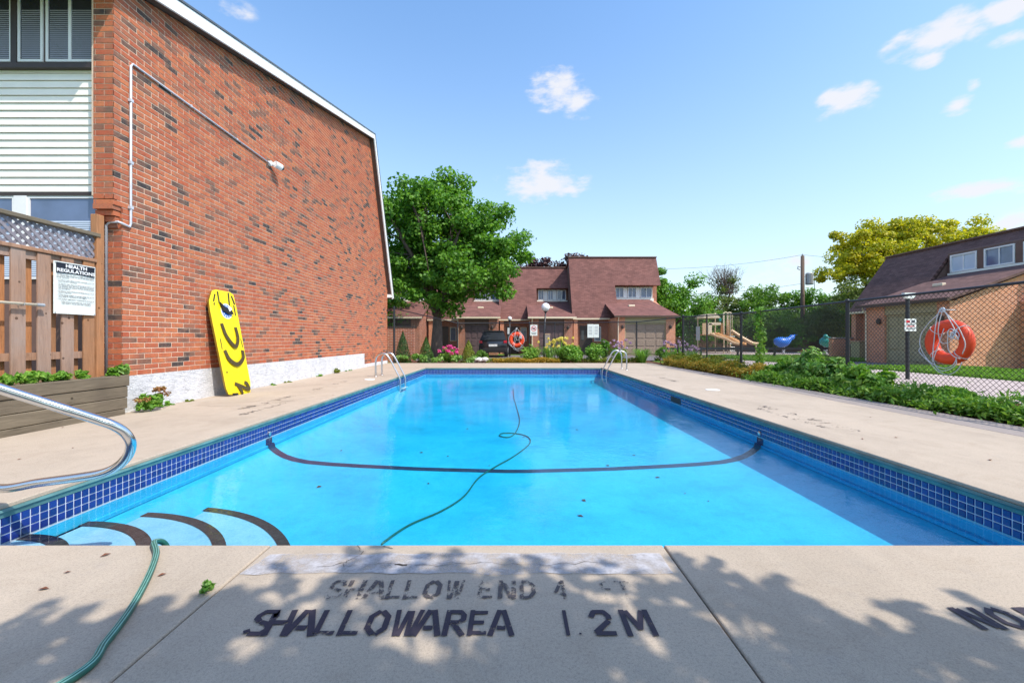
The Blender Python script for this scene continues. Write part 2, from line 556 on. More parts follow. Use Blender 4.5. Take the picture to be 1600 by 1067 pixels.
    A['cedar'] = leaf_mat('cedar_leaves', (.025, .075, .015), (.05, .13, .02), (.09, .18, .03), .2)
    A['goldcedar'] = leaf_mat('gold_cedar_leaves', (.08, .12, .01), (.17, .22, .02), (.28, .30, .03), .2)
    A['sedum'] = leaf_mat('amber_sedum_leaves', (.20, .24, .03), (.46, .30, .045), (.62, .42, .09), .4)
    A['pink'] = leaf_mat('pink_petals', (.50, .02, .20), (.75, .06, .38), (.85, .25, .5), .3)
    A['lily'] = leaf_mat('yellow_petals', (.75, .55, .04), (.85, .72, .15), (.85, .8, .4), .3)
    A['iris'] = leaf_mat('violet_petals', (.30, .14, .42), (.50, .32, .62), (.70, .56, .76), .3)
    A['redleaf'] = leaf_mat('reddish_weed', (.25, .12, .05), (.38, .18, .08), (.30, .30, .06), .3)
    A['dry'] = simple('dry_brown_leaf', (.16, .06, .03), .8)
    A['carpaint'] = simple('black_car_paint', (.012, .013, .017), .15, 0, .8)
    A['tail'] = simple('red_tail_light', (.55, .01, .03), .2, 0, .6)
    A['tan'] = simple('tan_plastic', (.62, .43, .25), .45, 0, .4, .06, 3)
    A['tan2'] = simple('orange_tan_plastic', (.58, .30, .12), .45, 0, .4, .06, 3)
    A['blue'] = simple('blue_plastic', (.02, .16, .62), .35, 0, .5, .1, 3)
    A['tealp'] = simple('teal_plastic', (.02, .28, .24), .35, 0, .5, .1, 3)
    A['globe'] = simple('milky_globe', (.85, .86, .88), .25, 0, .5, .02, 3)
    A['pole'] = simple('creosote_pole', (.16, .115, .09), .9, 0, .2, .3, 3, .4, 20, (1, 1, .2))
    A['grey'] = simple('grey_metal', (.38, .40, .42), .45, .3)
    A['cream'] = simple('cream_paint', (.75, .64, .47), .45, 0, .4, .05, 4)
    A['tyre'] = simple('tyre_rubber', (.02, .02, .02), .8)
    A['concrete'] = simple('planter_concrete', (.36, .32, .29), .9, 0, .2, .15, 10)
    A['stone'] = simple('pale_rock', (.60, .58, .55), .9, 0, .2, .2, 6, .5, 12)


mats()


# ------------------------------------------------------------------ mesh helpers
class MB:
    def __init__(s):
        s.v, s.f, s.m = [], [], []

    def add(s, vs, fs, mi=0):
        o = len(s.v)
        s.v += [tuple(p) for p in vs]
        s.f += [tuple(i + o for i in f) for f in fs]
        s.m += [mi] * len(fs)

    def box(s, x0, x1, y0, y1, z0, z1, mi=0):
        s.add([(x0, y0, z0), (x1, y0, z0), (x1, y1, z0), (x0, y1, z0), (x0, y0, z1), (x1, y0, z1), (x1, y1, z1), (x0, y1, z1)],
              [(0, 3, 2, 1), (4, 5, 6, 7), (0, 1, 5, 4), (1, 2, 6, 5), (2, 3, 7, 6), (3, 0, 4, 7)], mi)

    def bbox(s, x0, x1, y0, y1, z0, z1, b=.01, mi=0):
        """box with chamfered edges"""
        vs = []
        idx = {}
        X, Y, Z = (x0, x1), (y0, y1), (z0, z1)
        sg = (1, -1)
        for i in (0, 1):
            for j in (0, 1):
                for k in (0, 1):
                    for a in range(3):
                        p = [X[i] + sg[i] * b, Y[j] + sg[j] * b, Z[k] + sg[k] * b]
                        p[a] = (X[i], Y[j], Z[k])[a]
                        idx[(i, j, k, a)] = len(vs)
                        vs.append(p)
        fs = []
        for a in range(3):
            o = [q for q in range(3) if q != a]
            for sd_ in (0, 1):
                q = []
                for c in ((0, 0), (1, 0), (1, 1), (0, 1)):
                    k = [0, 0, 0]
                    k[a] = sd_
                    k[o[0]], k[o[1]] = c
                    q.append(idx[(*k, a)])
                fs.append(tuple(q))
        for a in range(3):
            o = [q for q in range(3) if q != a]
            for c in ((0, 0), (1, 0), (1, 1), (0, 1)):
                k0, k1 = [0, 0, 0], [0, 0, 0]
                k1[a] = 1
                for kk in (k0, k1):
                    kk[o[0]], kk[o[1]] = c
                fs.append((idx[(*k0, o[0])], idx[(*k1, o[0])], idx[(*k1, o[1])], idx[(*k0, o[1])]))
        for i in (0, 1):
            for j in (0, 1):
                for k in (0, 1):
                    fs.append((idx[(i, j, k, 0)], idx[(i, j, k, 1)], idx[(i, j, k, 2)]))
        s.add(vs, fs, mi)

    def prism(s, pts, d, mi=0):
        """polygon pts (3-D) extruded by vector d"""
        n = len(pts)
        a = [Vector(p) for p in pts]
        b = [p + Vector(d) for p in a]
        s.add(a + b, [tuple(range(n))[::-1], tuple(range(n, 2 * n))] + [(i, (i + 1) % n, (i + 1) % n + n, i + n) for i in range(n)], mi)

    def tube(s, pts, r, n=8, mi=0, caps=True):
        P = [Vector(p) for p in pts]
        rs = r if isinstance(r, (list, tuple)) else [r] * len(P)
        t0 = (P[1] - P[0]).normalized()
        up = Vector((0, 0, 1)) if abs(t0.z) < .9 else Vector((1, 0, 0))
        nx = t0.cross(up).normalized()
        vs = []
        for i, p in enumerate(P):
            t = (P[min(i + 1, len(P) - 1)] - P[max(i - 1, 0)]).normalized()
            nx = (nx - t * nx.dot(t))
            nx = nx.normalized() if nx.length > 1e-6 else t.orthogonal().normalized()
            ny = t.cross(nx)
            for k in range(n):
                a = 2 * math.pi * k / n
                vs.append(p + (nx * math.cos(a) + ny * math.sin(a)) * rs[i])
        fs = []
        for i in range(len(P) - 1):
            for k in range(n):
                k2 = (k + 1) % n
                fs.append((i * n + k, i * n + k2, (i + 1) * n + k2, (i + 1) * n + k))
        if caps:
            fs.append(tuple(range(n))[::-1])
            fs.append(tuple((len(P) - 1) * n + k for k in range(n)))
        s.add(vs, fs, mi)

    def lathe(s, prof, n=16, mi=0, c=(0, 0, 0)):
        vs, fs = [], []
        for r, z in prof:
            for k in range(n):
                a = 2 * math.pi * k / n
                vs.append((c[0] + r * math.cos(a), c[1] + r * math.sin(a), c[2] + z))
        for i in range(len(prof) - 1):
            for k in range(n):
                k2 = (k + 1) % n
                fs.append((i * n + k, i * n + k2, (i + 1) * n + k2, (i + 1) * n + k))
        fs.append(tuple(range(n))[::-1])
        fs.append(tuple((len(prof) - 1) * n + k for k in range(n)))
        s.add(vs, fs, mi)

    def sphere(s, c, r, nu=16, nv=10, mi=0):
        prof = [(max(1e-4, r * math.sin(math.pi * i / nv)), -r * math.cos(math.pi * i / nv)) for i in range(nv + 1)]
        s.lathe(prof, nu, mi, c)

    def torus(s, c, R_, r, u, v, nu=48, nv=14, mi=0):
        """ring in the plane spanned by unit vectors u, v"""
        u, v, c = Vector(u), Vector(v), Vector(c)
        w = u.cross(v)
        vs, fs = [], []
        for i in range(nu):
            a = 2 * math.pi * i / nu
            d = u * math.cos(a) + v * math.sin(a)
            for j in range(nv):
                b = 2 * math.pi * j / nv
                vs.append(c + d * (R_ + r * math.cos(b)) + w * (r * math.sin(b)))
        for i in range(nu):
            for j in range(nv):
                i2, j2 = (i + 1) % nu, (j + 1) % nv
                fs.append((i * nv + j, i2 * nv + j, i2 * nv + j2, i * nv + j2))
        s.add(vs, fs, mi)

    def mesh(s, name, ms, smooth=False):
        me = bpy.data.meshes.new(name)
        me.from_pydata([tuple(p) for p in s.v], [], s.f)
        for m in (ms if isinstance(ms, (list, tuple)) else [ms]):
            me.materials.append(m)
        if isinstance(ms, (list, tuple)) and len(ms) > 1:
            me.polygons.foreach_set('material_index', s.m)
        if smooth:
            me.polygons.foreach_set('use_smooth', [True] * len(me.polygons))
        me.update()
        return me

    def obj(s, name, ms, parent=None, smooth=False, loc=None, **props):
        me = s.mesh(name, ms, smooth)
        if loc is not None:
            me.transform(Matrix.Translation(-Vector(loc)))
        o = link(name, me, parent)
        if loc is not None:
            o.location = loc
        for k, v in props.items():
            o[k] = v
        return o


def link(name, me, parent=None):
    o = bpy.data.objects.new(name, me)
    COL.objects.link(o)
    if parent is not None:
        o.parent = parent
    return o


def thing(name, label, cat, loc=(0, 0, 0), group=None, rz=0):
    o = link(name, None)
    o.empty_display_size = .2
    o.location = loc
    o.rotation_euler = (0, 0, rz)
    o['label'], o['category'] = label, cat
    if group:
        o['group'] = group
    return o


def tag(o, label, cat, group=None):
    o['label'], o['category'] = label, cat
    if group:
        o['group'] = group
    return o


def auto_smooth(o, deg=35):
    me = o.data
    me.polygons.foreach_set('use_smooth', [True] * len(me.polygons))
    me.set_sharp_from_angle(angle=R(deg))
    return o


def arc(c, r, a0, a1, n, u, v):
    c, u, v = Vector(c), Vector(u), Vector(v)
    return [c + u * (r * math.cos(R(a0 + (a1 - a0) * i / n))) + v * (r * math.sin(R(a0 + (a1 - a0) * i / n))) for i in range(n + 1)]


def spline(pts, n=8):
    P = [Vector(p) for p in pts]
    P = [P[0] * 2 - P[1]] + P + [P[-1] * 2 - P[-2]]
    out = []
    for i in range(1, len(P) - 2):
        a, b, c, d = P[i - 1:i + 3]
        for k in range(n):
            t = k / n
            out.append(.5 * ((2 * b) + (c - a) * t + (2 * a - 5 * b + 4 * c - d) * t * t + (3 * b - a - 3 * c + d) * t ** 3))
    out.append(P[-2])
    return out


def W(px, py, Y):
    return Vector(((px - CX) * Y / F, Y, H - (py - HY) * Y / F))


# leaves: numpy built, one folded rhombus of two triangles each
def leaf_mesh(name, P, Nn, L, Wd, mats_, droop=None, tri4=False, rng=RNG):
    n = len(P)
    P = np.asarray(P, float)
    Nn = Nn / (np.linalg.norm(Nn, axis=1, keepdims=True) + 1e-9)
    d = rng.normal(size=(n, 3)) if droop is None else droop + rng.normal(size=(n, 3)) * .25
    d -= (d * Nn).sum(1, keepdims=True) * Nn
    d /= np.linalg.norm(d, axis=1, keepdims=True) + 1e-9
    b = np.cross(Nn, d)
    L = np.asarray(L).reshape(-1, 1) * np.ones((n, 1))
    Wd = np.asarray(Wd).reshape(-1, 1) * np.ones((n, 1))
    base, tip = P - d * L * .5, P + d * L * .5
    mid = P + d * L * -.05 + Nn * Wd * .16
    V = np.stack([base, mid + b * Wd * .5, tip, mid - b * Wd * .5], 1)
    V[:, 2] -= Nn * L * .10
    V = V.reshape(-1, 3)
    i = np.arange(n) * 4
    tris = np.stack([i, i + 1, i + 2, i, i + 2, i + 3], 1).reshape(-1)
    me = bpy.data.meshes.new(name)
    me.vertices.add(n * 4)
    me.vertices.foreach_set('co', V.ravel())
    me.loops.add(n * 6)
    me.loops.foreach_set('vertex_index', tris.astype(np.int32))
    me.polygons.add(n * 2)
    me.polygons.foreach_set('loop_start', (np.arange(n * 2) * 3).astype(np.int32))
    me.update(calc_edges=True)
    me.validate()
    for m in (mats_ if isinstance(mats_, (list, tuple)) else [mats_]):
        me.materials.append(m)
    return me


def clump_points(centres, radii, per, rng=RNG, flat=.7, up=.5):
    Ps, Ns = [], []
    for c, r in zip(centres, radii):
        d = rng.normal(size=(per, 3))
        d /= np.linalg.norm(d, axis=1, keepdims=True)
        rr = r * (rng.random((per, 1)) ** .45)
        p = np.array(c) + d * rr * np.array([1, 1, flat])
        nrm = d * .8 + rng.normal(size=(per, 3)) * .55
        nrm[:, 2] += up
        Ps.append(p)
        Ns.append(nrm)
    return np.concatenate(Ps), np.concatenate(Ns)


def crown_clumps(ells, n, rng=RNG, shell=.4):
    """ells: list of (centre, radii). Points spread through the volume, denser outside"""
    vols = np.array([e[1][0] * e[1][1] * e[1][2] for e in ells])
    out = []
    for _ in range(n):
        e = ells[rng.choice(len(ells), p=vols / vols.sum())]
        d = rng.normal(size=3)
        d /= np.linalg.norm(d)
        out.append(np.array(e[0]) + d * np.array(e[1]) * (rng.random() ** shell))
    return np.array(out)


def tree(name, label, base, ells, n_cl, per, rc, leaf, m_leaf, trunk_r, fork_z, group=None, seed=1, limbs=9, twigs=False, bark='bark'):
    rng = np.random.default_rng(seed)
    t = thing(name, label, 'tree', base, group)
    bx, by = base[0], base[1]
    cs = crown_clumps(ells, n_cl, rng)
    rad = rc * (.6 + .8 * rng.random(n_cl))
    P, Nn = clump_points(cs, rad, per, rng)
    keep = P[:, 2] > base[2] + .25
    P, Nn = P[keep], Nn[keep]
    L = leaf * (.7 + .6 * rng.random(len(P)))
    me = leaf_mesh('crown', P - np.array(base), Nn, L, L * .8, MAT[m_leaf], rng=rng)
    link('crown', me, t)
    mb = MB()
    r2 = random.Random(seed)
    top = fork_z
    tp = [Vector((0, 0, -.1)), Vector((r2.uniform(-.05, .05), 0, top * .35)), Vector((r2.uniform(-.1, .1), r2.uniform(-.1, .1), top * .75)), Vector((0, 0, top))]
    tp.append(Vector((.03, 0, top * 1.25)))
    mb.tube(tp, [trunk_r * 1.3, trunk_r * 1.0, trunk_r * .85, trunk_r * .72, trunk_r * .3], 10)
    idx = list(range(n_cl))
    r2.shuffle(idx)
    srt = sorted(idx, key=lambda i: math.atan2(cs[i][1] - by, cs[i][0] - bx))
    step = max(1, len(srt) // limbs)
    mains = []
    for k in range(limbs):
        grp = srt[k * step:(k + 1) * step]
        far = sorted(grp, key=lambda i: -(cs[i][2]))[len(grp) // 4]
        e = Vector(cs[far]) - Vector(base)
        s = Vector((0, 0, top * r2.uniform(.78, 1.02)))
        m1 = s + (e - s) * .35 + Vector((0, 0, .12 * e.length * .5))
        pts = spline([s, m1, s + (e - s) * .7 + Vector((r2.uniform(-.3, .3), r2.uniform(-.3, .3), .1)), e], 4)
        r0 = trunk_r * r2.uniform(.42, .66)
        mb.tube(pts, [r0 * (1 - .85 * i / (len(pts) - 1)) for i in range(len(pts))], 6)
        mains.append(pts)
        for i in grp[::2]:
            q = pts[r2.randint(3, len(pts) - 3)]
            c = Vector(cs[i]) - Vector(base)
            mb.tube([q, q.lerp(c, .5) + Vector((0, 0, .15)), c], [r0 * .3, r0 * .18, r0 * .06], 4)
    o = mb.obj('trunk', MAT[bark], t, True)
    if twigs:
        tw = MB()
        for _ in range(90):
            c = Vector(ells[0][0]) - Vector(base) + Vector((r2.gauss(0, .5), r2.gauss(0, .5), 0))
            e = c + Vector((r2.gauss(0, .75), r2.gauss(0, .6), r2.uniform(.7, 1.0) * ells[0][1][2] * 1.5))
            tw.tube([c, c.lerp(e, .5) + Vector((r2.gauss(0, .15), 0, 0)), e], [.035, .022, .008], 3)
            for _k in range(3):
                q = c.lerp(e, r2.uniform(.5, .95))
                tw.tube([q, q + Vector((r2.gauss(0, .35), r2.gauss(0, .35), r2.uniform(.1, .6)))], [.012, .005], 3)
        tw.obj('branch', MAT[bark], t, kind='stuff')
    return t


# ------------------------------------------------------------------ pool, deck, ground
PX0, PX1, PY0, PY1 = -3.24, 3.29, 2.149, 15.6
WZ = -.235
DX0, DX1, DY1 = -5.56, 6.12, 18.5


def ground():
    mb = MB()
    xs = [-500, PX0 - .3, PX1 + .3, 500]
    ys = [-300, PY0 - .3, PY1 + .3, 900]
    for i in range(3):
        for j in range(3):
            if i == 1 and j == 1:
                continue
            mb.add([(xs[i], ys[j], -.10), (xs[i + 1], ys[j], -.10), (xs[i + 1], ys[j + 1], -.10), (xs[i], ys[j + 1], -.10)], [(0, 1, 2, 3)])
    mb.obj('lawn', MAT['lawn'], kind='structure')

    def sheet(name, poly, z, m):
        b = MB()
        b.add([(x, y, z) for x, y in poly], [tuple(range(len(poly)))])
        return b.obj(name, MAT[m], kind='structure')
    # parking court in front of the far houses, driveway on the right, playground surface
    sheet('parking_court', [(-30, 21.6), (6.2, 21.6), (12.2, 23.2), (12.2, 29.2), (-30, 29.2)], -.06, 'asphalt')
    sheet('driveway', [(8.3, -6), (12.4, -6), (13.3, 11.2), (13.3, 16.0), (12.0, 22.9), (8.0, 22.0), (8.9, 12)], -.055, 'path')
    sheet('garage_apron', [(13.32, 16.4), (17.3, 16.4), (17.3, 20.4), (13.0, 20.4)], -.050, 'asphalt')
    sheet('playground_surface', [(12.5, 30), (34, 27), (40, 40), (14, 42)], -.058, 'path')
    sheet('patio', [(-12, -6), (-5.9, -6), (-5.9, 5.9), (-12, 5.9)], -.052, 'deck2')


def slab(mb_poly, z0, z1, name, m, parent, kindof=None):
    """concrete slab with a small rounded edge"""
    n = len(mb_poly)
    c = Vector((sum(p[0] for p in mb_poly) / n, sum(p[1] for p in mb_poly) / n, 0))
    b = MB()
    rings = []
    e = .008
    for off, z in ((0, z0), (0, z1 - e), (e * .4, z1 - e * .3), (e, z1)):
        ring = []
        for i in range(n):
            p, q, r = Vector((*mb_poly[i - 1], 0)), Vector((*mb_poly[i], 0)), Vector((*mb_poly[(i + 1) % n], 0))
            d1, d2 = (q - p).normalized(), (r - q).normalized()
            n1, n2 = Vector((-d1.y, d1.x, 0)), Vector((-d2.y, d2.x, 0))
            k = (n1 + n2) / (1 + n1.dot(n2))
            v = q + k * off
            ring.append((v.x, v.y, z))
        rings.append(ring)
    vs = [v for r_ in rings for v in r_]
    fs = [(i * n + k, i * n + (k + 1) % n, (i + 1) * n + (k + 1) % n, (i + 1) * n + k) for i in range(3) for k in range(n)]
    fs.append(tuple(3 * n + k for k in range(n)))
    b.add(vs, fs)
    return b.obj(name, MAT[m], parent)


def deck():
    sub = MB()
    z = -.03
    # bedding under the slabs, showing in the joints; stops short of the pool
    for x0, x1, y0, y1 in ((-5.6, DX1, -6, PY0 - .05), (-5.6, PX0 - .05, PY0 - .05, DY1), (PX1 + .05, DX1, PY0 - .05, DY1), (PX0 - .05, PX1 + .05, PY1 + .05, DY1)):
        sub.box(x0 + .01, x1 - .01, y0 + .001, y1 - .001, -.12, z)
    base = sub.obj('pool_deck', MAT['gap'], kind='structure')
    g = .004
    lip = .03   # slabs overhang the tiled wall a little

    def rect(x0, x1, y0, y1, m='deck'):
        slab([(x0 + g, y0 + g), (x1 - g, y0 + g), (x1 - g, y1 - g), (x0 + g, y1 - g)], -.02 if m == 'x' else -.028, 0, 'slab', m, base)
    # front
    rect(DX0, -3.27, -6, 2.15)
    rect(-3.27, -1.235, -6, PY0)
    rect(-1.235, .77, -6, PY0)
    rect(.77, 3.4, -6, PY0)
    rect(3.4, DX1, -6, 2.15)
    # left side
    rect(DX0, PX0, 2.15, 6.35)
    rect(DX0, PX0, 6.35, 11.0)
    rect(DX0, PX0, 11.0, 15.6)
    # right side with the greyer outer strip
    rect(PX1, 5.50, 2.15, 7.4)
    rect(PX1, 5.55, 7.4, 12.2)
    rect(PX1, 5.60, 12.2, 15.6)
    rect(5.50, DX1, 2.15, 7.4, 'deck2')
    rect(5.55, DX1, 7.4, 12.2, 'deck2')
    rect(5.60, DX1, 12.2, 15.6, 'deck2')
    # far end
    rect(DX0, -1.2, 15.6, DY1)
    rect(-1.2, 2.6, 15.6, DY1)
    rect(2.6, DX1, 15.6, DY1)
    # cracks (thin dark repair lines, worn in)
    rnd = random.Random(5)

    def crack(pts, w=.004):
        b = MB()
        P = []
        for a, c in zip(pts[:-1], pts[1:]):
            a, c = Vector((*a, 0)), Vector((*c, 0))
            k = max(3, int((c - a).length / .05))
            for i in range(k):
                P.append(a.lerp(c, i / k) + Vector((rnd.gauss(0, .008), rnd.gauss(0, .008), 0)))
        P.append(Vector((*pts[-1], 0)))
        for i in range(len(P) - 1):
            d = (P[i + 1] - P[i]).normalized()
            nn = Vector((-d.y, d.x, 0)) * w * rnd.uniform(.3, 1) * .5
            b.add([P[i] - nn + Vector((0, 0, .004)), P[i + 1] - nn + Vector((0, 0, .004)), P[i + 1] + nn + Vector((0, 0, .004)), P[i] + nn + Vector((0, 0, .004))], [(0, 1, 2, 3)])
        b.obj('crack', MAT['gap'], base)
    crack([(-.78, 2.14), (-.745, 2.07), (-.76, 2.0), (-.80, 1.95), (-.90, 1.93)])
    crack([(-.80, 1.945), (-.70, 1.95), (-.55, 1.955), (-.50, 1.945), (-.2, 1.955), (.1, 1.95), (.4, 1.965)], .003)
    crack([(-.55, 1.953), (-.49, 1.946)], .014)
    crack([(-.66, 2.13), (-.60, 2.1)], .008)
    crack([(-5.0, 6.62), (-4.5, 6.58), (-4.0, 6.66), (-3.8, 7.2), (-3.6, 7.6)], .010)
    # whitish repair strip on the near slab
    b = MB()
    rp = random.Random(3)
    top = [(x, 2.055 + rp.uniform(-.012, .012) - .02 * abs(x) * .3) for x in np.linspace(-1.18, .72, 24)]
    bot = [(x, 1.875 + rp.uniform(-.012, .012)) for x in np.linspace(-1.24 + .02, .72, 24)]
    for i in range(23):
        b.add([(*bot[i], .0035), (*bot[i + 1], .0035), (*top[i + 1], .0035), (*top[i], .0035)], [(0, 1, 2, 3)])
    b.obj('repair_patch', MAT['patch'], base)
    return base


def coping(basin):
    """rounded concrete nose and the teal form strip under it"""
    loop = [(PX0, PY0), (PX1, PY0), (PX1, PY1), (PX0, PY1)]
    b = MB()
    prof = [(-.03, -.030), (.012, -.030), (.020, -.045), (.008, -.060), (.004, -.085), (-.03, -.085)]
    n = 4
    vs = []
    cxm, cym = (PX0 + PX1) / 2, (PY0 + PY1) / 2
    for x, y in loop:
        sx, sy = (1 if x < cxm else -1), (1 if y < cym else -1)
        for o, z in prof:
            vs.append((x + sx * o, y + sy * o, z))
    k = len(prof)
    fs = []
    for i in range(n):
        j = (i + 1) % n
        for q in range(k - 1):
            fs.append((i * k + q, j * k + q, j * k + q + 1, i * k + q + 1))
    b.add(vs, fs)
    b.obj('coping_strip', MAT['teal'], basin)


TP = .0555  # tile pitch
TZ = -.083


def tile_band(basin):
    # grout backing
    b = MB()
    z0, z1 = TZ - 3 * TP - .012, TZ
    for (x0, y0, x1, y1) in ((PX0, PY0, PX0, PY1), (PX1, PY0, PX1, PY1), (PX0, PY1, PX1, PY1), (PX0, PY0, PX1, PY0)):
        b.add([(x0, y0, z0), (x1, y1, z0), (x1, y1, z1), (x0, y0, z1)], [(0, 1, 2, 3)])
    b.obj('grout', MAT['grout'], basin)
    s = TP - .006
    e, t = .004, .005

    def tile_geo(mb, o, u, w):
        """tile lying on a wall: o corner, u along, w out of the wall"""
        o, u, w = Vector(o), Vector(u), Vector(w)
        z = Vector((0, 0, 1))
        a = [o, o + u * s, o + u * s + z * s, o + z * s]
        c = [o + (u + z) * e + w * t, o + u * (s - e) + z * e + w * t, o + (u + z) * (s - e) + w * t, o + u * e + z * (s - e) + w * t]
        mb.add(a + c, [(0, 1, 5, 4), (1, 2, 6, 5), (2, 3, 7, 6), (3, 0, 4, 7), (4, 5, 6, 7)])
    one = MB()
    tile_geo(one, (0, 0, 0), (0, 1, 0), (1, 0, 0))
    meL = one.mesh('tile', MAT['tile'])
    one = MB()
    tile_geo(one, (0, 0, 0), (0, 1, 0), (-1, 0, 0))
    meR = one.mesh('tile', MAT['tile'])
    rest = MB()
    cols = int((PY1 - PY0) / TP)
    for sd_ in (0, 1):
        cnt = 0
        for i in range(cols):
            y = PY0 + .004 + i * TP
            for r in range(3):
                z = TZ - (r + 1) * TP + .003
                x = PX0 + .0005 if sd_ == 0 else PX1 - .0005
                if y > 2.45 and cnt < 150:
                    o = link('tile', meL if sd_ == 0 else meR, basin)
                    o.location = (x, y, z)
                    cnt += 1
                elif y > 2.3:
                    tile_geo(rest, (x, y, z), (0, 1, 0), (1 if sd_ == 0 else -1, 0, 0))
    for i in range(int((PX1 - PX0) / TP)):
        x = PX0 + .004 + i * TP
        for r in range(3):
            z = TZ - (r + 1) * TP + .003
            tile_geo(rest, (x, PY1 - .0005, z), (1, 0, 0), (0, -1, 0))
            tile_geo(rest, (x, PY0 + .0005, z), (1, 0, 0), (0, 1, 0))
    rest.obj('tile_band', MAT['tile'], basin, kind='stuff')


DP = [0, .035, .05, .12, .21, .34, .51, .8, 1.19, 2.0, 3.3]
DZ = [-.375, -.385, -.40, -.455, -.506, -.55, -.583, -.61, -.634, -.675, -.71]


def floor_z(x, y):
    d = min(x - PX0, PX1 - x, PY1 - y, (y - PY0))
    return float(np.interp(max(0, d), DP, DZ))


def pool():
    basin_mb = MB()
    xs = sorted(set([PX0 + d for d in DP[:9]] + [PX1 - d for d in DP[:9]] + list(np.linspace(PX0 + 1.4, PX1 - 1.4, 14))))
    ys = sorted(set([PY0 + d for d in DP[:9]] + [PY1 - d for d in DP[:9]] + list(np.linspace(PY0 + 1.4, PY1 - 1.4, 30))))
    nx, ny = len(xs), len(ys)
    vs = [(x, y, floor_z(x, y)) for y in ys for x in xs]
    fs = [(j * nx + i, j * nx + i + 1, (j + 1) * nx + i + 1, (j + 1) * nx + i) for j in range(ny - 1) for i in range(nx - 1)]
    basin_mb.add(vs, fs)
    zt = TZ - 3 * TP - .012
    # walls, with a small ledge under the tile band
    for (x0, y0, x1, y1) in ((PX0, PY0, PX0, PY1), (PX1, PY0, PX1, PY1), (PX0, PY1, PX1, PY1), (PX0, PY0, PX1, PY0)):
        basin_mb.add([(x0, y0, -.375), (x1, y1, -.375), (x1, y1, zt), (x0, y0, zt)], [(0, 1, 2, 3)])
    basin = basin_mb.obj('pool_basin', MAT['floor'], kind='structure', smooth=True)
    basin.data.set_sharp_from_angle(angle=R(40))
    lb = MB()
    q = .028
    lb.box(PX0, PX0 + q, PY0 + q, PY1 - q, -.374, -.345)
    lb.box(PX1 - q, PX1, PY0 + q, PY1 - q, -.374, -.345)
    lb.box(PX0, PX1, PY1 - q, PY1, -.374, -.345)
    lb.obj('ledge', MAT['floor'], basin)
    coping(basin)
    tile_band(basin)
    # corner steps: quarter circles round the near left corner
    c = (PX0, PY0)
    steps = [(.66, -.262), (1.05, -.345), (1.46, -.445), (1.87, -.555)]
    for k, (r, z) in enumerate(steps):
        b = MB()
        n = 32
        outer = [(c[0] + r * math.cos(R(90 * i / n)), c[1] + r * math.sin(R(90 * i / n))) for i in range(n + 1)]
        zb = -.75
        vs = [(c[0], c[1], z)] + [(x, y, z) for x, y in outer] + [(x, y, zb) for x, y in outer]
        fs = [(0, i + 1, i + 2) for i in range(n)] + [(i + 1, n + 2 + i, n + 3 + i, i + 2) for i in range(n)]
        b.add(vs, fs)
        st = b.obj('step', MAT['steppaint'], basin)
        b = MB()
        w = .075
        inner = [(c[0] + (r - w) * math.cos(R(90 * i / n)), c[1] + (r - w) * math.sin(R(90 * i / n))) for i in range(n + 1)]
        out2 = [(c[0] + (r + .006) * math.cos(R(90 * i / n)), c[1] + (r + .006) * math.sin(R(90 * i / n))) for i in range(n + 1)]
        vs = [(x, y, z + .006) for x, y in inner] + [(x, y, z + .006) for x, y in out2] + [(x, y, z - .03) for x, y in out2]
        n1 = n + 1
        fs = [(i, i + n1, i + n1 + 1, i + 1) for i in range(n)] + [(i + n1, i + 2 * n1, i + 2 * n1 + 1, i + n1 + 1) for i in range(n)]
        b.add(vs, fs)
        b.obj('nosing', MAT['nosing'], st)
    # black stripe across the floor and up the walls
    b = MB()
    y0, y1 = 5.50, 5.64
    prof = [(PX0 + .004, zt)] + [(PX0 + .004, -.36)] + [(x, floor_z(x, 5.57) + .005) for x in [PX0 + .035] + xs[2:-2] + [PX1 - .035]] + [(PX1 - .004, -.36), (PX1 - .004, zt)]
    prof[2] = (PX0 + .034, -.338)
    prof.insert(1, (PX0 + .004, -.338))
    prof[-3] = (PX1 - .034, -.338)
    prof.insert(-1, (PX1 - .004, -.338))
    prof = [(x, z) for i, (x, z) in enumerate(prof) if not (abs(z + .36) < 1e-6)]
    for (xa, za), (xb, zb) in zip(prof[:-1], prof[1:]):
        b.add([(xa, y0, za), (xb, y0, zb), (xb, y1, zb), (xa, y1, za)], [(0, 1, 2, 3)])
    b.obj('lane_stripe', MAT['black_line'], basin)
    # skimmer mouth and the small sockets of the rope anchors
    b = MB()
    b.box(PX1 - .008, PX1 - .001, 8.2, 8.7, -.23, -.12)
    b.obj('skimmer_mouth', MAT['black'], basin)
    b = MB()
    b.lathe([(.03, 0), (.03, .012), (.018, .018)], 12, 0, (0, 0, 0))
    me = b.mesh('rope_anchor', MAT['steel2'])
    for x, s_ in ((PX0 + .006, 1), (PX1 - .006, -1)):
        o = link('rope_anchor', me, basin)
        o.rotation_euler = (0, R(90) * s_, 0)
        o.location = (x, 5.57, -.20)
    # water
    w = MB()
    w.box(PX0 - .04, PX1 + .04, PY0 - .04, PY1 + .04, -.95, WZ)
    w.obj('pool_water', MAT['water'], kind='structure')


ground()
DECK = deck()
pool()
for args in ():
    pass


def soil_sheet(name, poly, z, m):
    b = MB()
    b.add([(x, y, z) for x, y in poly], [tuple(range(len(poly)))])
    return b.obj(name, MAT[m], kind='structure')


soil_sheet('flower_bed', [(-5.3, DY1 + .005), (6.1, DY1 + .005), (6.9, 17.2), (6.9, 21.2), (-5.3, 21.2)], -.045, 'mulch')
soil_sheet('side_flower_bed', [(DX1 + .005, -6), (8.2, -6), (8.7, 12), (7.4, 17.0), (DX1 + .005, 18.4)], -.047, 'mulch')


# ------------------------------------------------------------------ brick building on the left
WX = -5.55


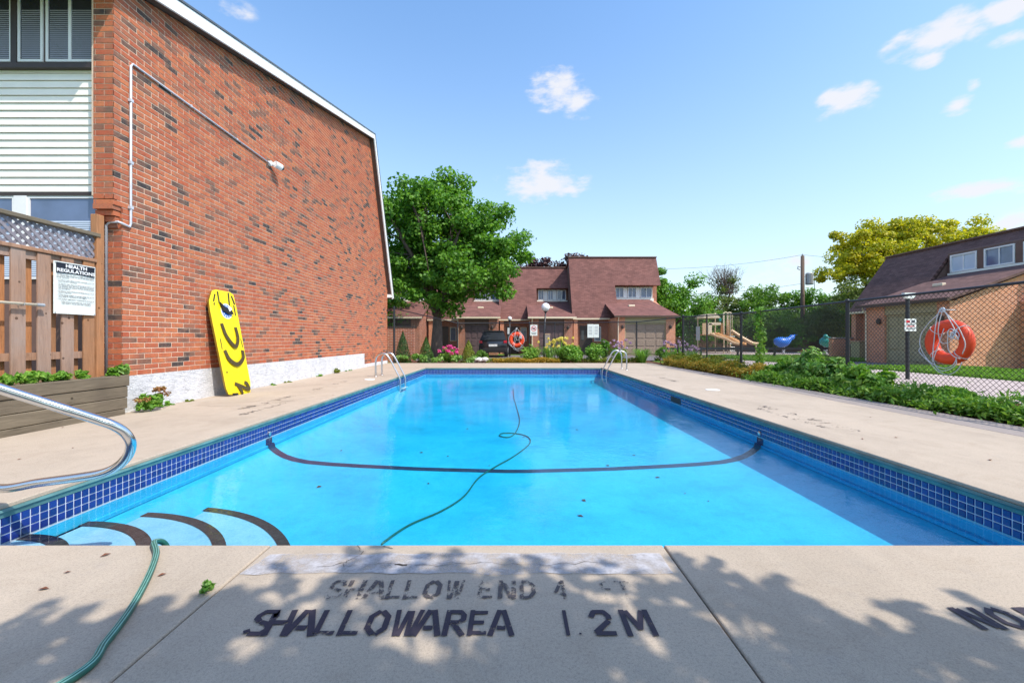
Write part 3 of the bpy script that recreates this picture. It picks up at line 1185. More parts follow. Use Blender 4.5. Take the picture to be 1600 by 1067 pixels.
def clip_poly(P, a, b, c):
    """keep points with a*y+b*z<=c"""
    out = []
    for i in range(len(P)):
        p, q = P[i - 1], P[i]
        dp, dq = a * p[0] + b * p[1] - c, a * q[0] + b * q[1] - c
        if (dp <= 0) != (dq <= 0):
            t = dp / (dp - dq)
            out.append((p[0] + (q[0] - p[0]) * t, p[1] + (q[1] - p[1]) * t))
        if dq <= 0:
            out.append(q)
    return out


RK = (5.82, 6.02, 16.23, 8.80, 18.68, 2.95)   # roof profile y,z: near eave, knee, far foot


def left_building():
    t = thing('brick_townhouse', 'large red brick townhouse end wall rising beside the pool on the left', 'building', (WX, 12, 0))
    inv = Matrix.Translation((-WX, -12, 0))

    def ch(mb, name, m, smooth=False, **k):
        me = mb.mesh(name, m, smooth)
        me.transform(inv)
        o = link(name, me, t)
        for a, b in k.items():
            o[a] = b
        return o
    ny, nz, ky, kz, fy, fz = RK
    # core wall in mortar colour
    b = MB()
    prof = [(5.96, -.1), (5.96, 2.93), (5.83, 3.05), (5.83, nz), (ky, kz), (fy - .05, fz), (18.55, 2.8), (18.55, -.1)]
    b.prism([(WX - .0055, y, z) for y, z in prof], (-.3, 0, 0))
    # wall face of the front (facing the camera), inner back volume
    b.box(-5.83, WX - .32, 5.99, 6.25, -.1, 3.0)
    b.prism([(WX - .32, 6.25, -.1), (WX - .32, 18.5, -.1), (WX - .32, 18.5, 2.8), (WX - .32, ky, kz - .05), (WX - .32, 6.25, nz)], (-6, 0, 0))
    ch(b, 'wall', MAT['mortar'])
    BH, BL = .08, .25
    # full bricks of the side wall as parts while they show about ten pixels; the rest joined
    full = MB()
    full.bbox(-.02, .0, .005, BL - .007, .005, BH - .008, .003)
    me_full = full.mesh('brick', MAT['brick'])
    rest = MB()
    cand = []
    rows = int(9 / BH)
    s1 = (kz - nz) / (ky - ny)
    s2a, s2b = (kz - fz), (fy - ky)       # far steep line: s2a*y + s2b*z <= c
    c2 = s2a * ky + s2b * kz
    for r in range(rows):
        z = .52 + r * BH if r >= 0 else 0
        off = (r % 2) * BL / 2
        ymin = 5.95 if z < 2.9 else 5.82
        k = -1
        while True:
            y = ymin - BL / 2 * 0 + off + k * BL - (BL / 2 if False else 0)
            k += 1
            if y > 18.6:
                break
            P = [(y + .005, z + .005), (y + BL - .007, z + .005), (y + BL - .007, z + BH - .008), (y + .005, z + BH - .008)]
            P0 = list(P)
            P = clip_poly(P, -1, 0, -ymin)
            P = clip_poly(P, -s1, 1, nz - s1 * ny - .0)
            P = clip_poly(P, s2a, s2b, c2) if P else P
            P = clip_poly(P, 1, 0, 18.56) if P else P
            if len(P) < 3:
                continue
            if P == P0 and len(P) == 4:
                cand.append((y, z))
            else:
                rest.prism([(WX - .006, a, c) for a, c in P], (.006, 0, 0))
    cand.sort(key=lambda q: q[0] * q[0] + .6 * (q[1] - 1.5) ** 2)
    rj = random.Random(2)
    for i, (y, z) in enumerate(cand):
        if i < 250:
            o = link('brick', me_full, t)
            o.location = (rj.uniform(-.0015, .0015), y - 12, z)
        else:
            j = rj.uniform(-.0015, .0015)
            rest.add([(WX - .006, y + .005, z + .005), (WX - .006, y + BL - .007, z + .005), (WX - .006, y + BL - .007, z + BH - .008), (WX - .006, y + .005, z + BH - .008),
                      (WX + j, y + .006, z + .006), (WX + j, y + BL - .008, z + .006), (WX + j, y + BL - .008, z + BH - .009), (WX + j, y + .006, z + BH - .009)],
                     [(0, 1, 5, 4), (1, 2, 6, 5), (2, 3, 7, 6), (3, 0, 4, 7), (4, 5, 6, 7)])
    # lower courses beyond the stucco
    for r in range(6):
        z = .04 + r * BH
        y = 15.70 + (r % 2) * .125
        rest.box(WX - .006, WX, 15.70, y - .01, z + .004, z + BH - .006) if r % 2 else None
        while y < 18.5:
            rest.box(WX - .006, WX, y + .004, min(18.55, y + BL - .006), z + .004, z + BH - .006)
            y += BL
    # front face bricks (pier between siding and corner)
    fb = MB()
    fb.bbox(.004, BL - .006, -.012, 0, .004, BH - .006, .003)
    for r in range(int(6 / BH)):
        z = .04 + r * BH
        if z > 6.0:
            break
        yf = 5.96 if z < 2.9 else 5.83
        # corbels step forward below the upper pier
        x0, x1 = (-5.83, WX)
        if r % 2:
            segs = [(x1 - .125, x1), (x0, x1 - .125)]
        else:
            segs = [(x1 - .25, x1), (x0, x1 - .25)]
        for a, c in segs:
            rest.box(a + .005, c - .007 + (.007 if c == x1 else 0), yf - .006, yf + .002, z + .005, z + BH - .008)
    # corbel courses between z 2.6 and 2.95
    for i in range(4):
        z = 2.62 + i * BH
        d = .035 * (i + 1)
        rest.box(-5.83, WX - .05 + .012 * i, 5.96 - d, 5.955, z + .004, z + BH - .006)
    ch(rest, 'brickwork', MAT['brick'], kind='stuff')
    # stucco parging
    b = MB()
    b.box(WX - .30, WX + .012, 5.96, 15.67, -.08, .518)
    ch(b, 'parging', MAT['stucco'])
    b = MB()
    b.box(WX - .30, WX + .010, 15.672, 18.56, -.08, .12)
    ch(b, 'parging', MAT['stucco'])
    # roof: soffit, rake fascia, metal cap
    def rake(name, m, x0, x1, pts_in, thick, grow=0.0):
        b = MB()
        lo = [Vector((0, y, z)) for y, z in pts_in]
        up = []
        for i, p in enumerate(lo):
            if i == 0:
                d = (lo[1] - lo[0]).normalized()
                nrm = Vector((0, -d.z, d.y))
                up.append(p + nrm * thick)
            elif i == len(lo) - 1:
                d = (lo[i] - lo[i - 1]).normalized()
                nrm = Vector((0, -d.z, d.y))
                up.append(p + nrm * thick)
            else:
                d1, d2 = (lo[i] - lo[i - 1]).normalized(), (lo[i + 1] - lo[i]).normalized()
                n1, n2 = Vector((0, -d1.z, d1.y)), Vector((0, -d2.z, d2.y))
                up.append(p + (n1 + n2) / (1 + n1.dot(n2)) * thick)
        n = len(lo)
        for i in range(n - 1):
            q = [lo[i], lo[i + 1], up[i + 1], up[i]]
            vs = [(x0, v.y, v.z) for v in q] + [(x1, v.y, v.z) for v in q]
            b.add(vs, [(0, 3, 2, 1), (4, 5, 6, 7), (0, 1, 5, 4), (2, 3, 7, 6), (1, 2, 6, 5), (3, 0, 4, 7)])
        return ch(b, name, m), up
    line = [(5.3, nz - .14 + .02), (ky, kz + .02), (fy + .02, fz - .1)]
    rake('soffit', MAT['soffit'], -12.0, WX + .16, line, .05)
    l2 = [(y + .0, z - .02) for y, z in line]
    rake('rake_fascia', MAT['white'], WX + .162, WX + .20, [(5.3, line[0][1] - .02), (ky - .0, kz), (fy + .01, fz - .12)], .20)
    _, up = rake('roof_edge', MAT['metalcap'], -12.0, WX + .215, [(5.28, line[0][1] + .20), (ky + .07, kz + .20), (fy + .22, fz - .1)], .035)
    # white return at the foot of the rake
    b = MB()
    b.prism([(WX - .2, 18.58, 2.9), (WX - .2, 18.95, 2.95), (WX - .2, 18.75, 3.5)], (.37, 0, 0))
    ch(b, 'eave_return', MAT['white'])
    # siding on the camera-facing front, x < -5.84
    XR, XL = -5.85, -9.6
    yb = 5.97
    zs, k = 3.14, 0
    while zs < 4.85:
        b = MB()
        b.add([(XL, yb - .028, zs), (XR, yb - .028, zs), (XR, yb - .010, zs + .1), (XL, yb - .010, zs + .1), (XL, yb, zs), (XR, yb, zs)],
              [(0, 1, 2, 3), (4, 5, 1, 0)])
        ch(b, 'siding_board', MAT['siding'])
        zs += .1055
        k += 1
    b = MB()
    b.box(XL, XR, yb, 6.24, 3.1, 6.0)
    b.box(XL, XR, yb, 6.24, -.1, 1.9)
    ch(b, 'front_wall', MAT['cladding'])
    # upper window band
    def window(x0, x1, z0, z1, mull, name_m='white', pane='glass', blind=None, yy=5.96):
        fr = MB()
        w = .035
        fr.box(x0, x1, yy - .02, yy, z0, z0 + w)
        fr.box(x0, x1, yy - .02, yy, z1 - w, z1)
        fr.box(x0, x0 + w, yy - .02, yy, z0 + w, z1 - w)
        fr.box(x1 - w, x1, yy - .02, yy, z0 + w, z1 - w)
        for mx_ in mull:
            fr.box(mx_ - w * .6, mx_ + w * .6, yy - .018, yy, z0 + w, z1 - w)
        o = ch(fr, 'window', MAT[name_m])
        p = MB()
        p.add([(x0 + .01, yy - .006, z0 + .01), (x1 - .01, yy - .006, z0 + .01), (x1 - .01, yy - .006, z1 - .01), (x0 + .01, yy - .006, z1 - .01)], [(0, 1, 2, 3)])
        me = p.mesh('pane', MAT[pane])
        me.transform(inv)
        link('pane', me, o)
        if blind:
            bz0, bz1 = blind
            q = MB()
            z = bz0
            while z < bz1:
                q.add([(x0 + .05, yy - .011, z), (x1 - .05, yy - .011, z), (x1 - .05, yy - .007, z + .021), (x0 + .05, yy - .007, z + .021)], [(0, 1, 2, 3)])
                z += .028
            me = q.mesh('blind', MAT['blindg'] if z0 > 4 else MAT['blind'])
            me.transform(inv)
            oo = link('blind', me, o)
            oo['kind'] = 'stuff'
        return o
    window(-6.62, -5.93, 4.98, 6.0, [-6.28], 'white', 'glassd', (5.0, 5.72))
    window(-7.02, -6.66, 4.98, 6.0, [], 'white', 'glassd', (5.0, 5.72))
    window(-9.4, -7.1, 4.98, 6.0, [-8.2], 'white', 'glassd', (5.0, 5.72))
    b = MB()
    b.box(-9.6, -5.86, 5.88, 5.96, 4.86, 4.93)
    b.box(-5.925, -5.86, 5.90, 5.96, 4.93, 6.05)
    b.box(-7.10, -7.02, 5.925, 5.96, 4.93, 6.0)
    b.box(-9.6, -5.93, 5.86, 5.96, 6.0, 6.12)
    ch(b, 'window_surround', MAT['darktrim'])
    # ground floor window (mostly glass above the fence)
    b = MB()
    b.box(-9.6, -5.85, 5.93, 5.985, 3.08, 3.135)
    ch(b, 'lintel', MAT['darktrim'])
    window(-6.88, -5.87, 1.9, 3.08, [], 'white', 'glass', (1.95, 2.72))
    window(-9.5, -7.06, 1.9, 3.08, [-8.3], 'white', 'glass', (1.95, 2.55))
    b = MB()
    b.box(-7.06, -6.88, 5.93, 5.985, 1.9, 3.08)
    ch(b, 'mullion', MAT['white'])
    return t


left_building()


def conduit():
    t = thing('security_camera', 'white dome security camera at the end of a grey conduit high on the brick wall', 'camera', (WX, 9.7, 5.04))
    L = Vector((-WX, -9.7, -5.04))
    b = MB()
    r = .016
    x = WX + .022
    xf = -5.74
    p = [(xf, 5.925, .55), (xf, 5.925, 2.66), (xf + .05, 5.92, 2.70), (WX + .0, 5.90, 2.70), (x, 5.93, 2.69), (x, 6.05, 2.67), (x, 6.07, 2.72), (x, 6.07, 5.0), (x, 6.10, 5.05), (x, 9.55, 5.05)]
    b.tube([Vector(q) + L for q in p], r, 8)
    b.obj('conduit', MAT['conduit'], t, True)
    for q in ((x, 6.07, 4.5), (x, 6.07, 3.6), (x, 6.07, 2.95), (x, 7.2, 5.05), (x, 8.4, 5.05)):
        b = MB()
        c = Vector(q) + L
        b.box(c.x - .02, c.x + .02, c.y - (.026 if q[2] < 5 else .012), c.y + (.026 if q[2] < 5 else .012), c.z - .018, c.z + .022)
        b.obj('clip', MAT['conduit'], t)
    b = MB()
    b.tube([(0.0, -.15, .01), (.06, -.15, .01)], .055, 14)
    b.tube([(.03, -.16, 0), (.16, -.05, 0)], .03, 10)
    b.obj('bracket', MAT['white'], t)
    b = MB()
    b.tube([(.12, -.12, .01), (.17, .03, -.01)], .075, 18)
    b.obj('camera_body', MAT['white'], t)
    b = MB()
    b.sphere((.178, .05, -.012), .055, 14, 10)
    b.obj('lens_dome', MAT['black'], t, True)


conduit()


# ------------------------------------------------------------------ wooden fence, planter, sign
FX = -5.75


def wooden_fence():
    t = thing('wooden_fence', 'brown board-on-board cedar fence with a lattice top on the left', 'fence', (FX, 5, 0))
    L = Vector((-FX, -5, 0))

    def ch(b, name, m, parent=t):
        me = b.mesh(name, MAT[m])
        me.transform(Matrix.Translation(L))
        return link(name, me, parent)
    rnd = random.Random(9)
    b = MB()
    b.bbox(FX - .05, FX + .045, 5.755, 5.86, 0, 2.77, .006)
    ch(b, 'post', 'woodo')
    b = MB()
    b.bbox(FX - .05, FX + .045, 2.6, 2.7, 0, 2.6, .006)
    ch(b, 'post', 'wood')
    y = 5.66
    i = 0
    while y > 2.75:
        w = .148
        dz = rnd.uniform(-.01, .01)
        b = MB()
        b.bbox(FX + .012, FX + .034, y - w / 2, y + w / 2, .42, 2.10 + dz, .003)
        ch(b, 'board', 'woodo' if i in (0,) else 'wood')
        b = MB()
        b.bbox(FX - .075, FX - .053, y - .135 - w / 2, y - .135 + w / 2, .40, 2.08, .003)
        ch(b, 'board', 'woodo')
        y -= .27
        i += 1
    for z0, z1 in ((.80, .89), (2.0, 2.095)):
        b = MB()
        b.box(FX - .05, FX + .010, 2.7, 5.754, z0, z1)
        ch(b, 'rail', 'wood')
    for z0, z1, x0, x1, m in ((2.10, 2.145, FX - .045, FX + .05, 'wood'), (2.455, 2.505, FX - .05, FX + .058, 'timber')):
        b = MB()
        b.bbox(x0, x1, 2.7, 5.754 if z0 < 2.3 else 5.80, z0, z1, .006)
        ch(b, 'rail', m)
    # lattice strips
    z0, z1 = 2.146, 2.454
    h = z1 - z0
    sp = .082
    w = .034
    for lay, sgn in ((0, 1), (1, -1)):
        x0 = FX - .004 + lay * .009
        k = 0
        while True:
            yb = 2.45 + k * sp * 1.2
            k += 1
            ya, yc = (yb, yb + h) if sgn > 0 else (yb + h, yb)
            lo, hi = min(ya, yc), max(ya, yc)
            if lo > 5.75:
                break
            # clip to panel 2.72..5.754
            P = [(ya - w * .7, z0), (ya + w * .7, z0), (yc + w * .7, z1), (yc - w * .7, z1)]
            P = clip_poly(P, 1, 0, 5.752)
            P = clip_poly(P, -1, 0, -2.72) if P else P
            if len(P) < 3 or hi < 2.75:
                continue
            b = MB()
            b.prism([(x0, a, c) for a, c in P], (.008, 0, 0))
            ch(b, 'lattice_strip', 'lattice')


wooden_fence()


def planter():
    t = thing('timber_planter', 'long low planter of weathered grey timbers in front of the cedar fence', 'planter', (-5.43, 4, 0))
    rnd = random.Random(4)
    z = -.02
    hs = [.10, .155, .16, .155]
    for i, h in enumerate(hs):
        b = MB()
        j = rnd.uniform(-.006, .006)
        b.bbox(-.12 + j, 0 + j, -4.0, 1.93 + rnd.uniform(-.02, .02) - (.03 if i == 0 else 0), z + .002, z + h - .003, .008)
        b.obj('timber', MAT['timber'], t)
        z += h
    b = MB()
    b.box(-.30, -.125, 1.80, 1.90, 0, .54)
    b.obj('end_timber', MAT['timber'], t)
    b = MB()
    b.box(-.31, -.122, -4.0, 1.79, .1, .50)
    b.obj('soil', MAT['soil'], t)


planter()


def text_mesh(body, size, bold=0.0, align='LEFT', spacing=1.0, shear=0.0, line=1.0, xs=1.0):
    cu = bpy.data.curves.new('lettering', 'FONT')
    cu.body = body
    cu.size = size
    cu.align_x = align
    cu.offset = bold
    cu.space_character = spacing
    cu.space_line = line
    cu.shear = shear
    cu.resolution_u = 2
    o = bpy.data.objects.new('tmp', cu)
    COL.objects.link(o)
    dg = bpy.context.evaluated_depsgraph_get()
    me = bpy.data.meshes.new_from_object(o.evaluated_get(dg))
    bpy.data.objects.remove(o)
    bpy.data.curves.remove(cu)
    me.name = 'lettering'
    if xs != 1.0:
        me.transform(Matrix.Diagonal((xs, 1, 1, 1)))
    return me


def put_text(me, m, parent, mat4, name='lettering'):
    me.materials.clear()
    me.materials.append(MAT[m])
    me.transform(mat4)
    return link(name, me, parent)


def facing(origin, right, up):
    r, u = Vector(right).normalized(), Vector(up).normalized()
    n = r.cross(u)
    return Matrix(((r.x, u.x, n.x, origin[0]), (r.y, u.y, n.y, origin[1]), (r.z, u.z, n.z, origin[2]), (0, 0, 0, 1)))


def health_sign():
    t = thing('regulations_sign', 'white health regulations sign with a black heading fixed to the cedar fence', 'sign', (FX + .05, 5.46, 1.7))
    # slightly bowed plastic sheet
    w, h = .52, .655
    b = MB()
    n = 10
    for i in range(n):
        y0, y1 = -w / 2 + w * i / n, -w / 2 + w * (i + 1) / n

        def bx(y):
            return .006 + .012 * (1 - (2 * y / w) ** 2)
        vs = [(bx(y0), y0, -h / 2), (bx(y1), y1, -h / 2), (bx(y1), y1, h / 2), (bx(y0), y0, h / 2),
              (bx(y0) - .005, y0, -h / 2), (bx(y1) - .005, y1, -h / 2), (bx(y1) - .005, y1, h / 2), (bx(y0) - .005, y0, h / 2)]
        b.add(vs, [(0, 1, 2, 3), (4, 7, 6, 5), (0, 4, 5, 1), (3, 2, 6, 7)])
    b.obj('panel', MAT['signw'], t)
    X = .0205
    b = MB()
    b.box(.008, X, -.235, .235, .185, .315)
    b.obj('heading', MAT['signb'], t)
    M_ = lambda y, z, x=X + .0015: facing((x, y, z), (0, 1, 0), (0, 0, 1))
    me = text_mesh('HEALTH', .058, .0022, 'CENTER', xs=1.25)
    put_text(me, 'white', t, M_(0, .262))
    me = text_mesh('REGULATIONS', .058, .0022, 'CENTER', xs=1.25)
    put_text(me, 'white', t, M_(0, .202))
    lines = ['NO PERSON INFECTED WITH A COMMUNICABLE DISEASE', 'OR HAVING OPEN SORES ON HIS OR HER BODY SHALL', 'ENTER THE POOL.', '',
             '1. NO PERSON SHALL BRING A GLASS CONTAINER ONTO THE', '    DECK OR INTO THE POOL.', '',
             '2. NO PERSON SHALL POLLUTE THE WATER IN THE POOL IN', '    ANY MANNER AND SPITTING, SPOUTING OF WATER', '    AND BLOWING THE NOSE IN THE POOL OR ON THE DECK', '    ARE PROHIBITED.', '',
             '3. NO PERSON SHALL ENGAGE IN BOISTEROUS PLAY IN OR', '    ABOUT THE POOL.', '',
             '4. THE MAXIMUM NUMBER OF BATHERS PERMITTED ON THE', '    DECK AND IN THE POOL AT ANY TIME IS', '',
             '5. THE NEAREST EMERGENCY TELEPHONE IS LOCATED AT']
    z = .160
    for s in lines:
        if s:
            me = text_mesh(s, .0185, .0003)
            wd = max(v.co.x for v in me.vertices)
            if wd > .47:
                me.transform(Matrix.Diagonal((.47 / wd, 1, 1, 1)))
            put_text(me, 'signtxt', t, M_(-.24, z))
        z -= .0195 if s else .0115
    for s in ('THESE REGULATIONS ARE FOR YOUR SAFETY', 'AND HEALTH. PLEASE HELP KEEP THE DECK'):
        me = text_mesh(s, .0185, .0003, 'CENTER')
        put_text(me, 'signtxt', t, M_(0, z - .012))
        z -= .0205
    for yy, zz in ((-.245, .31), (.245, .31), (-.245, -.315), (.245, -.315)):
        b = MB()
        b.tube([(.004, yy, zz), (.012, yy, zz)], .007, 8)
        b.obj('screw', MAT['grey'], t)


health_sign()


def long_pole():
    t = thing('skimmer_pole', 'cream pole with a grey tip resting level against the cedar fence', 'pole', (FX + .09, 4.2, 1.46))
    b = MB()
    b.tube([(0, -1.6, 0), (0, .78, 0)], .016, 10)
    b.obj('handle', MAT['cream'], t, True)
    b = MB()
    b.tube([(0, .78, 0), (0, .86, 0)], .021, 10)
    b.obj('tip', MAT['grey'], t)
    for y in (-.9, .64):
        b = MB()
        b.tube([(-.055, y, -.02), (0, y, -.022), (.022, y, -.012), (.026, y, .012)], .005, 6)
        b.obj('hook', MAT['grey'], t)


long_pole()


# ------------------------------------------------------------------ yellow board leaning on the wall
def spine_board():
    zt = 1.80

    def on(px, py):
        u, v = px - CX, py - HY
        k = 5.375 / (-u + .1667 * v)
        return Vector((u * k, k * F, H - v * k))
    base = Vector((-5.2, 7.9, 0))
    t = thing('rescue_board', 'bright yellow rescue board with black straps leaning against the brick wall', 'board', base)
    out = [(355, 617), (351, 608), (326, 487), (324, 470), (329, 454), (335, 453), (357, 457), (362, 461), (367, 482), (389, 600), (389, 613), (385, 617)]
    P = [on(*q) - base for q in out]
    n = (P[4] - P[0]).cross(P[9] - P[0]).normalized()
    if n.x < 0:
        n = -n
    b = MB()
    k = len(P)
    c = sum(P, Vector()) / k
    front = [p + n * .030 for p in P]
    f2 = [p.lerp(c, .035) + n * .042 for p in P]
    back = [p.lerp(c, .02) - n * .010 for p in P]
    b.add(back + front + f2, [tuple(range(k))] + [(i, (i + 1) % k, (i + 1) % k + k, i + k) for i in range(k)] + [(i + k, (i + 1) % k + k, (i + 1) % k + 2 * k, i + 2 * k) for i in range(k)] + [tuple(range(2 * k, 3 * k))],
          0)
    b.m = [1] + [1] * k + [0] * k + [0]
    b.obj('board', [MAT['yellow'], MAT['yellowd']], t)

    def patch(pts, name, m, lift=.046, thick=.004):
        Q = [on(*q) - base + n * (lift) for q in pts]
        bb = MB()
        bb.prism(Q, n * thick)
        bb.obj(name, MAT[m], t)

    def strap(pts, w, name='strap'):
        """flat webbing following points, slightly off the board"""
        Q = spline([on(*q) - base for q in pts], 5)
        bb = MB()
        m_ = len(Q)
        vs = []
        for i, q in enumerate(Q):
            d = (Q[min(i + 1, m_ - 1)] - Q[max(i - 1, 0)]).normalized()
            s = n.cross(d).normalized() * w * .5
            lf = .048 + .02 * math.sin(math.pi * i / (m_ - 1))
            vs += [q + n * lf - s, q + n * lf + s, q + n * (lf + .004) + s, q + n * (lf + .004) - s]
        fs = []
        for i in range(m_ - 1):
            for a in range(4):
                a2 = (a + 1) % 4
                fs.append((i * 4 + a, i * 4 + a2, (i + 1) * 4 + a2, (i + 1) * 4 + a))
        bb.add(vs, fs)
        bb.obj(name, MAT['strap'], t)
    # the strap shapes seen in the photograph
    strap([(342, 506), (349, 526), (362, 542), (367, 530), (364, 512)], .075)
    strap([(347, 548), (354, 563), (366, 570), (375, 560), (375, 548)], .08)
    strap([(363, 600), (372, 604), (384, 609), (381, 600), (378, 598)], .065)
    strap([(366, 601), (372, 611), (376, 616)], .05)
    # round emblem and head pad
    cpt = on(350.5, 487) - base
    up = (on(348, 470) - on(351, 490)).normalized()
    sd_ = n.cross(up)
    for rr, lf, m, nm in ((.155, .043, 'white', 'emblem'), (.13, .0455, 'blue', 'emblem_centre')):
        bb = MB()
        Q = [cpt + n * lf + (sd_ * math.cos(a) + up * math.sin(a) * .95) * rr for a in [2 * math.pi * i / 24 for i in range(24)]]
        bb.prism(Q, n * .002)
        bb.obj(nm, MAT[m], t)
    # white lettering marks round the emblem
    for a in range(0, 360, 30):
        bb = MB()
        q = cpt + n * .048 + (sd_ * math.cos(R(a)) + up * math.sin(R(a))) * .10
        bb.prism([q + sd_ * -.014 + up * -.012, q + sd_ * .014 + up * -.012, q + sd_ * .014 + up * .012, q + sd_ * -.014 + up * .012], n * .0015)
        bb.obj('emblem_mark', MAT['white'], t)
    patch([(338, 473), (345, 480), (356, 486), (359, 492), (352, 492), (343, 486)], 'head_strap', 'black', .05, .03)
    patch([(349.5, 482), (354, 481), (356, 485), (352, 488)], 'strap_buckle', 'white', .082, .004)
    for q in (((329, 471), (331, 460), (333, 460), (331, 472)), ((357, 463), (359, 463), (364, 476), (362, 477)), ((335, 456), (337, 456), (340, 474), (338, 474)), ((352, 458), (354, 458), (356, 478), (354, 478)),
              ((361, 478), (362.5, 478), (365.5, 494), (364, 494)), ((340, 530), (341.2, 530), (344, 546), (343, 546)), ((372, 530), (373, 530), (376.5, 543), (375.5, 543)), ((360, 615), (369, 614.5), (369, 617), (360, 617.5)),
              ((330, 474), (332, 473), (331.5, 478), (330.5, 478)), ((350, 581), (352, 580.5), (352, 583), (350.5, 584))):
        patch(q, 'hand_slot', 'black', .0425, .002)


spine_board()


# ------------------------------------------------------------------ steel rails and ladders
def handrail():
    t = thing('pool_handrail', 'curved stainless steel handrail over the pool steps at the left edge', 'handrail', (-3.2, 1.9, 0))
    L = Vector((3.2, -1.9, 0))
    top = [W(0, 607, 2.18), W(60, 626, 2.27), W(110, 642, 2.34), W(150, 655, 2.41)]
    bend = [W(176, 664, 2.45), W(195, 676, 2.49), W(204.5, 692, 2.52), W(200, 711, 2.55), W(184, 728, 2.57), W(160, 739, 2.58)]
    low = [W(120, 746, 2.59), W(60, 754, 2.60), W(0, 763, 2.61)]
    pts = [Vector((-3.62, 1.62, 0)), Vector((-3.61, 1.62, .60)), Vector((-3.56, 1.66, .86)), Vector((-3.42, 1.74, .98)), W(-150, 556, 1.96), W(-75, 582, 2.07)] + top + bend + low + [Vector((-3.55, 2.64, .155)), Vector((-3.72, 2.65, .10)), Vector((-3.78, 2.65, 0))]
    b = MB()
    b.tube([p + L for p in spline(pts, 7)], .0265, 18)
    b.obj('rail', MAT['steel'], t, True)
    for p in (pts[0], pts[-1]):
        b = MB()
        q = p + L
        b.lathe([(.055, 0), (.055, .012), (.034, .025)], 20, 0, q)
        b.obj('flange', MAT['steel'], t, True)


handrail()


def ladder(name, label, side, ys, group):
    s = 1 if side == 'R' else -1
    edge = PX1 if s > 0 else PX0
    t = thing('pool_ladder', label, 'ladder', (edge + s * .6, sum(ys) / 2, 0), group)
    L = -Vector((edge + s * .6, sum(ys) / 2, 0))
    for y in ys:
        pts = [Vector((edge + s * .60, y, 0)), Vector((edge + s * .60, y, .42)), Vector((edge + s * .56, y, .57)), Vector((edge + s * .42, y, .65)), Vector((edge + s * .26, y, .58)),
               Vector((edge + s * .06, y, .22)), Vector((edge - s * .06, y, -.02)), Vector((edge - s * .09, y, -.18)), Vector((edge - s * .09, y, -.60))]
        b = MB()
        b.tube([p + L for p in spline(pts, 6)], .024, 12)
        b.obj('rail', MAT['steel2'], t, True)
        b = MB()
        b.lathe([(.05, 0), (.05, .01), (.03, .022)], 14, 0, pts[0] + L)
        b.obj('flange', MAT['steel2'], t, True)
    for z in (-.34, -.52):
        b = MB()
        b.bbox(edge - s * .13 - .035, edge - s * .13 + .035, ys[0] + .02, ys[1] - .02, z - .012, z + .012, .004)
        for k in range(len(b.v)):
            b.v[k] = tuple(Vector(b.v[k]) + L)
        b.obj('tread', MAT['white'], t)


ladder('pool_ladder', 'steel pool ladder on the left edge near the end of the brick wall', 'L', (11.75, 12.3), 'steel pool ladders')
ladder('pool_ladder', 'steel pool ladder at the far right corner of the pool', 'R', (14.3, 14.95), 'steel pool ladders')


# ------------------------------------------------------------------ hose
def hose():
    t = thing('garden_hose', 'green garden hose trailing from the near deck over the edge and across the pool floor', 'hose', (-1.5, 2.1, 0))
    L = -Vector((-1.5, 2.1, 0))

    def g(px, py):
        v = py - HY
        Y = H * F / v
        return Vector(((px - CX) * Y / F, Y, .014))
    dry = [Vector((-1.62, .7, .014)), Vector((-1.50, .95, .014))] + [g(112, 1067), g(165, 1010), (g(205, 955)), g(232, 905), g(244, 870)] + [Vector((-1.826, 2.135, .016)), Vector((-1.827, 2.20, -.02)), Vector((-1.80, 2.215, -.12)), Vector((-1.72, 2.22, -.30)), Vector((-1.55, 2.30, -.50))]

    def w(px, py):
        # point on the pool floor seen at this place
        u, v = px - CX, py - HY
        Y = 5.0
        for _ in range(30):
            z = floor_z(u * Y / F, Y)
            Y = .5 * Y + .5 * (H - z) * F / v
        z = floor_z(u * Y / F, min(Y, 15.2))
        return Vector((u * Y / F, Y, z + .014))
    wet = [Vector((-1.45, 2.5, floor_z(-1.4, 2.5) + .014)), Vector((-1.3, 3.1, floor_z(-1.3, 3.1) + .014)), Vector((-1.1, 3.45, -.67)), w(600, 849), w(640, 822), w(690, 800), w(725, 777), w(748, 748), w(775, 730), w(800, 716), w(822, 700), w(829, 690), w(822, 682), w(803, 678), w(785, 678), w(781, 682), w(795, 684), w(806, 676), w(812, 658), w(808, 640), w(803, 622), w(802, 608)]
    b = MB()
    P_ = [p + L for p in spline(dry + wet, 7)]
    b.tube(P_, [.0135 if i < len(dry) * 7 - 14 else .0095 for i in range(len(P_))], 10)
    b.obj('tube', MAT['hose'], t, True)
    # ribs: three pale lines along the dry part
    for k in range(3):
        b = MB()
        P = spline(dry, 7)
        Q = []
        for i, p in enumerate(P):
            d = (P[min(i + 1, len(P) - 1)] - P[max(i - 1, 0)]).normalized()
            nrm = Vector((0, 0, 1)) if abs(d.z) < .7 else Vector((0, 1, 0))
            sd_ = d.cross(nrm).normalized()
            a = R((-35, 5, 40)[k])
            Q.append(p + (sd_ * math.sin(a) + nrm * math.cos(a)) * .0122 + L)
        b.tube(Q, .0024, 4)
        b.obj('stripe', MAT['hosehi'], t)


hose()


